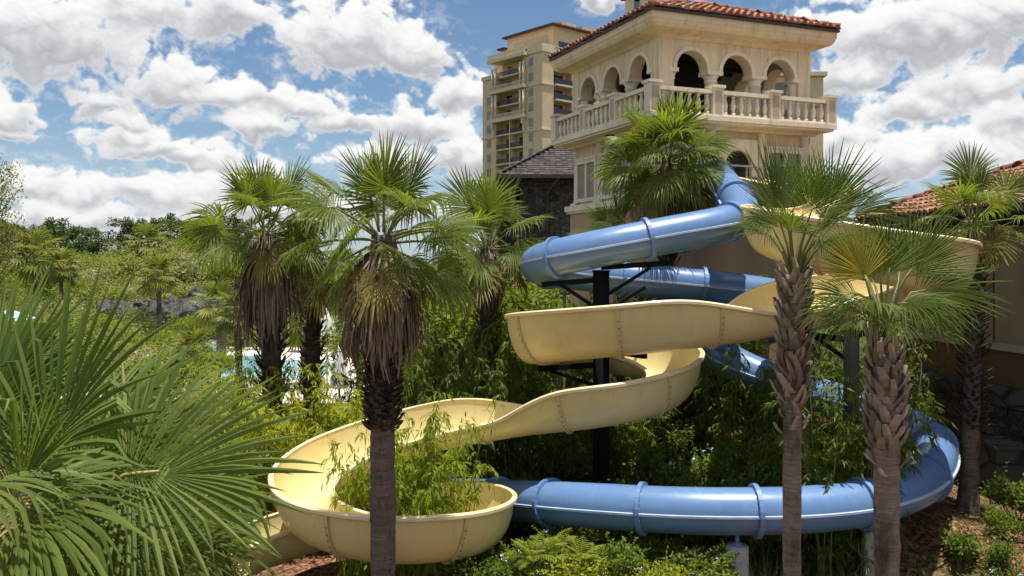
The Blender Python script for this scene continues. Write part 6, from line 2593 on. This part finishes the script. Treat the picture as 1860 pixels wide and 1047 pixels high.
for px, Y, v, tone, sc, top, lab in (
        (990, 20.6, 0, 'g', 1.1, 860, 'leafy shrub rising behind the lowest blue tube next to the bowl'),
        (1040, 22.6, 2, 'g', 1.1, 800, 'upright shrub in the gap under the yellow slide'),
        (1130, 20.2, 1, 'g', 1.0, 850, 'arching shrub spilling over the top of the lowest blue tube'),
        (1160, 21.6, 2, 'g', 1.1, 790, 'tall leafy shrub right of the thick black column'),
        (1260, 20.4, 0, 'g', 1.2, 800, 'full leafy shrub in the middle of the slope'),
        (1330, 20.6, 1, 'g', 1.3, 780, 'broad shrub with pale flowers high on the slope'),
        (1385, 19.4, 0, 'g', 1.1, 820, 'leafy shrub just left of the slim palm trunk, behind the tube'),
        (1480, 20.2, 2, 'g', 1.3, 760, 'tall shrub between the cabbage palm trunks'),
        (1560, 19.6, 1, 'd', 1.3, 800, 'dark broad shrub left of the thick latticed trunk'),
        (1220, 24.2, 3, 'd', 1.6, 750, 'dark large leaved shrub under the right end of the lower yellow pass')):
    shrub(lab, px, Y, v, tone, sc, sg, top=top)

for px, Y, top, kind, v, lab in ((85, 40, 600, 'oak', 0, 'low olive tree hiding the left part of the deck'), (140, 38, 610, 'green', 0, 'low leafy tree seen over the middle of the near palm'),
                                 (195, 40, 600, 'oak', 1, 'low olive tree before the rock ridge, left part'), (240, 37, 615, 'moss', 0, 'low pale tree over the tips of the near palm'),
                                 (300, 36, 628, 'green', 1, 'low leafy tree over the right tips of the near palm'), (95, 68, 525, 'moss', 0, 'pale mossy tree left of the rock ridge'),
                                 (180, 74, 505, 'oak', 0, 'olive tree standing over the rock ridge'), (245, 76, 498, 'moss', 0, 'grey twiggy tree directly above the rock ridge'),
                                 (310, 78, 490, 'oak', 1, 'olive tree right of the bright garden palm'), (440, 72, 545, 'moss', 0, 'pale tree below the split skirt palm crown'),
                                 (500, 76, 560, 'oak', 0, 'dark tree in the shade behind the split skirt palm'), (40, 90, 455, 'oak', 0, 'olive tree high at the left edge'),
                                 (280, 100, 440, 'oak', 1, 'olive tree left of the bright round tree'), (150, 96, 468, 'moss', 0, 'pale mossy tree in the middle of the left canopy')):
    tree(kind, v, lab, px, top, Y, 9 if kind != 'green' else 8, 'low trees round the pool deck', 1.35)

for px, Y, top, kind, v, lab in ((225, 58, 548, 'oak', 1, 'low olive tree close in front of the rockwork ridge'), (352, 56, 552, 'green', 0, 'low leafy tree in front of the right end of the rockwork')):
    tree(kind, v, lab, px, top, Y, 9 if kind != 'green' else 8, 'low trees round the pool deck', 1.0)

for px, Y, ty, v, lab in ((440, 30.0, 640, 2, 'bamboo in front of the pool, left of the split skirt palm trunk'), (535, 31.0, 655, 0, 'bamboo in front of the pool between the dark palm trunks'),
                          (405, 33.0, 622, 3, 'bamboo over the left end of the pool')):
    bamboo(lab, px, Y, ty, v, 'm', 'bamboo along the near pool edge')
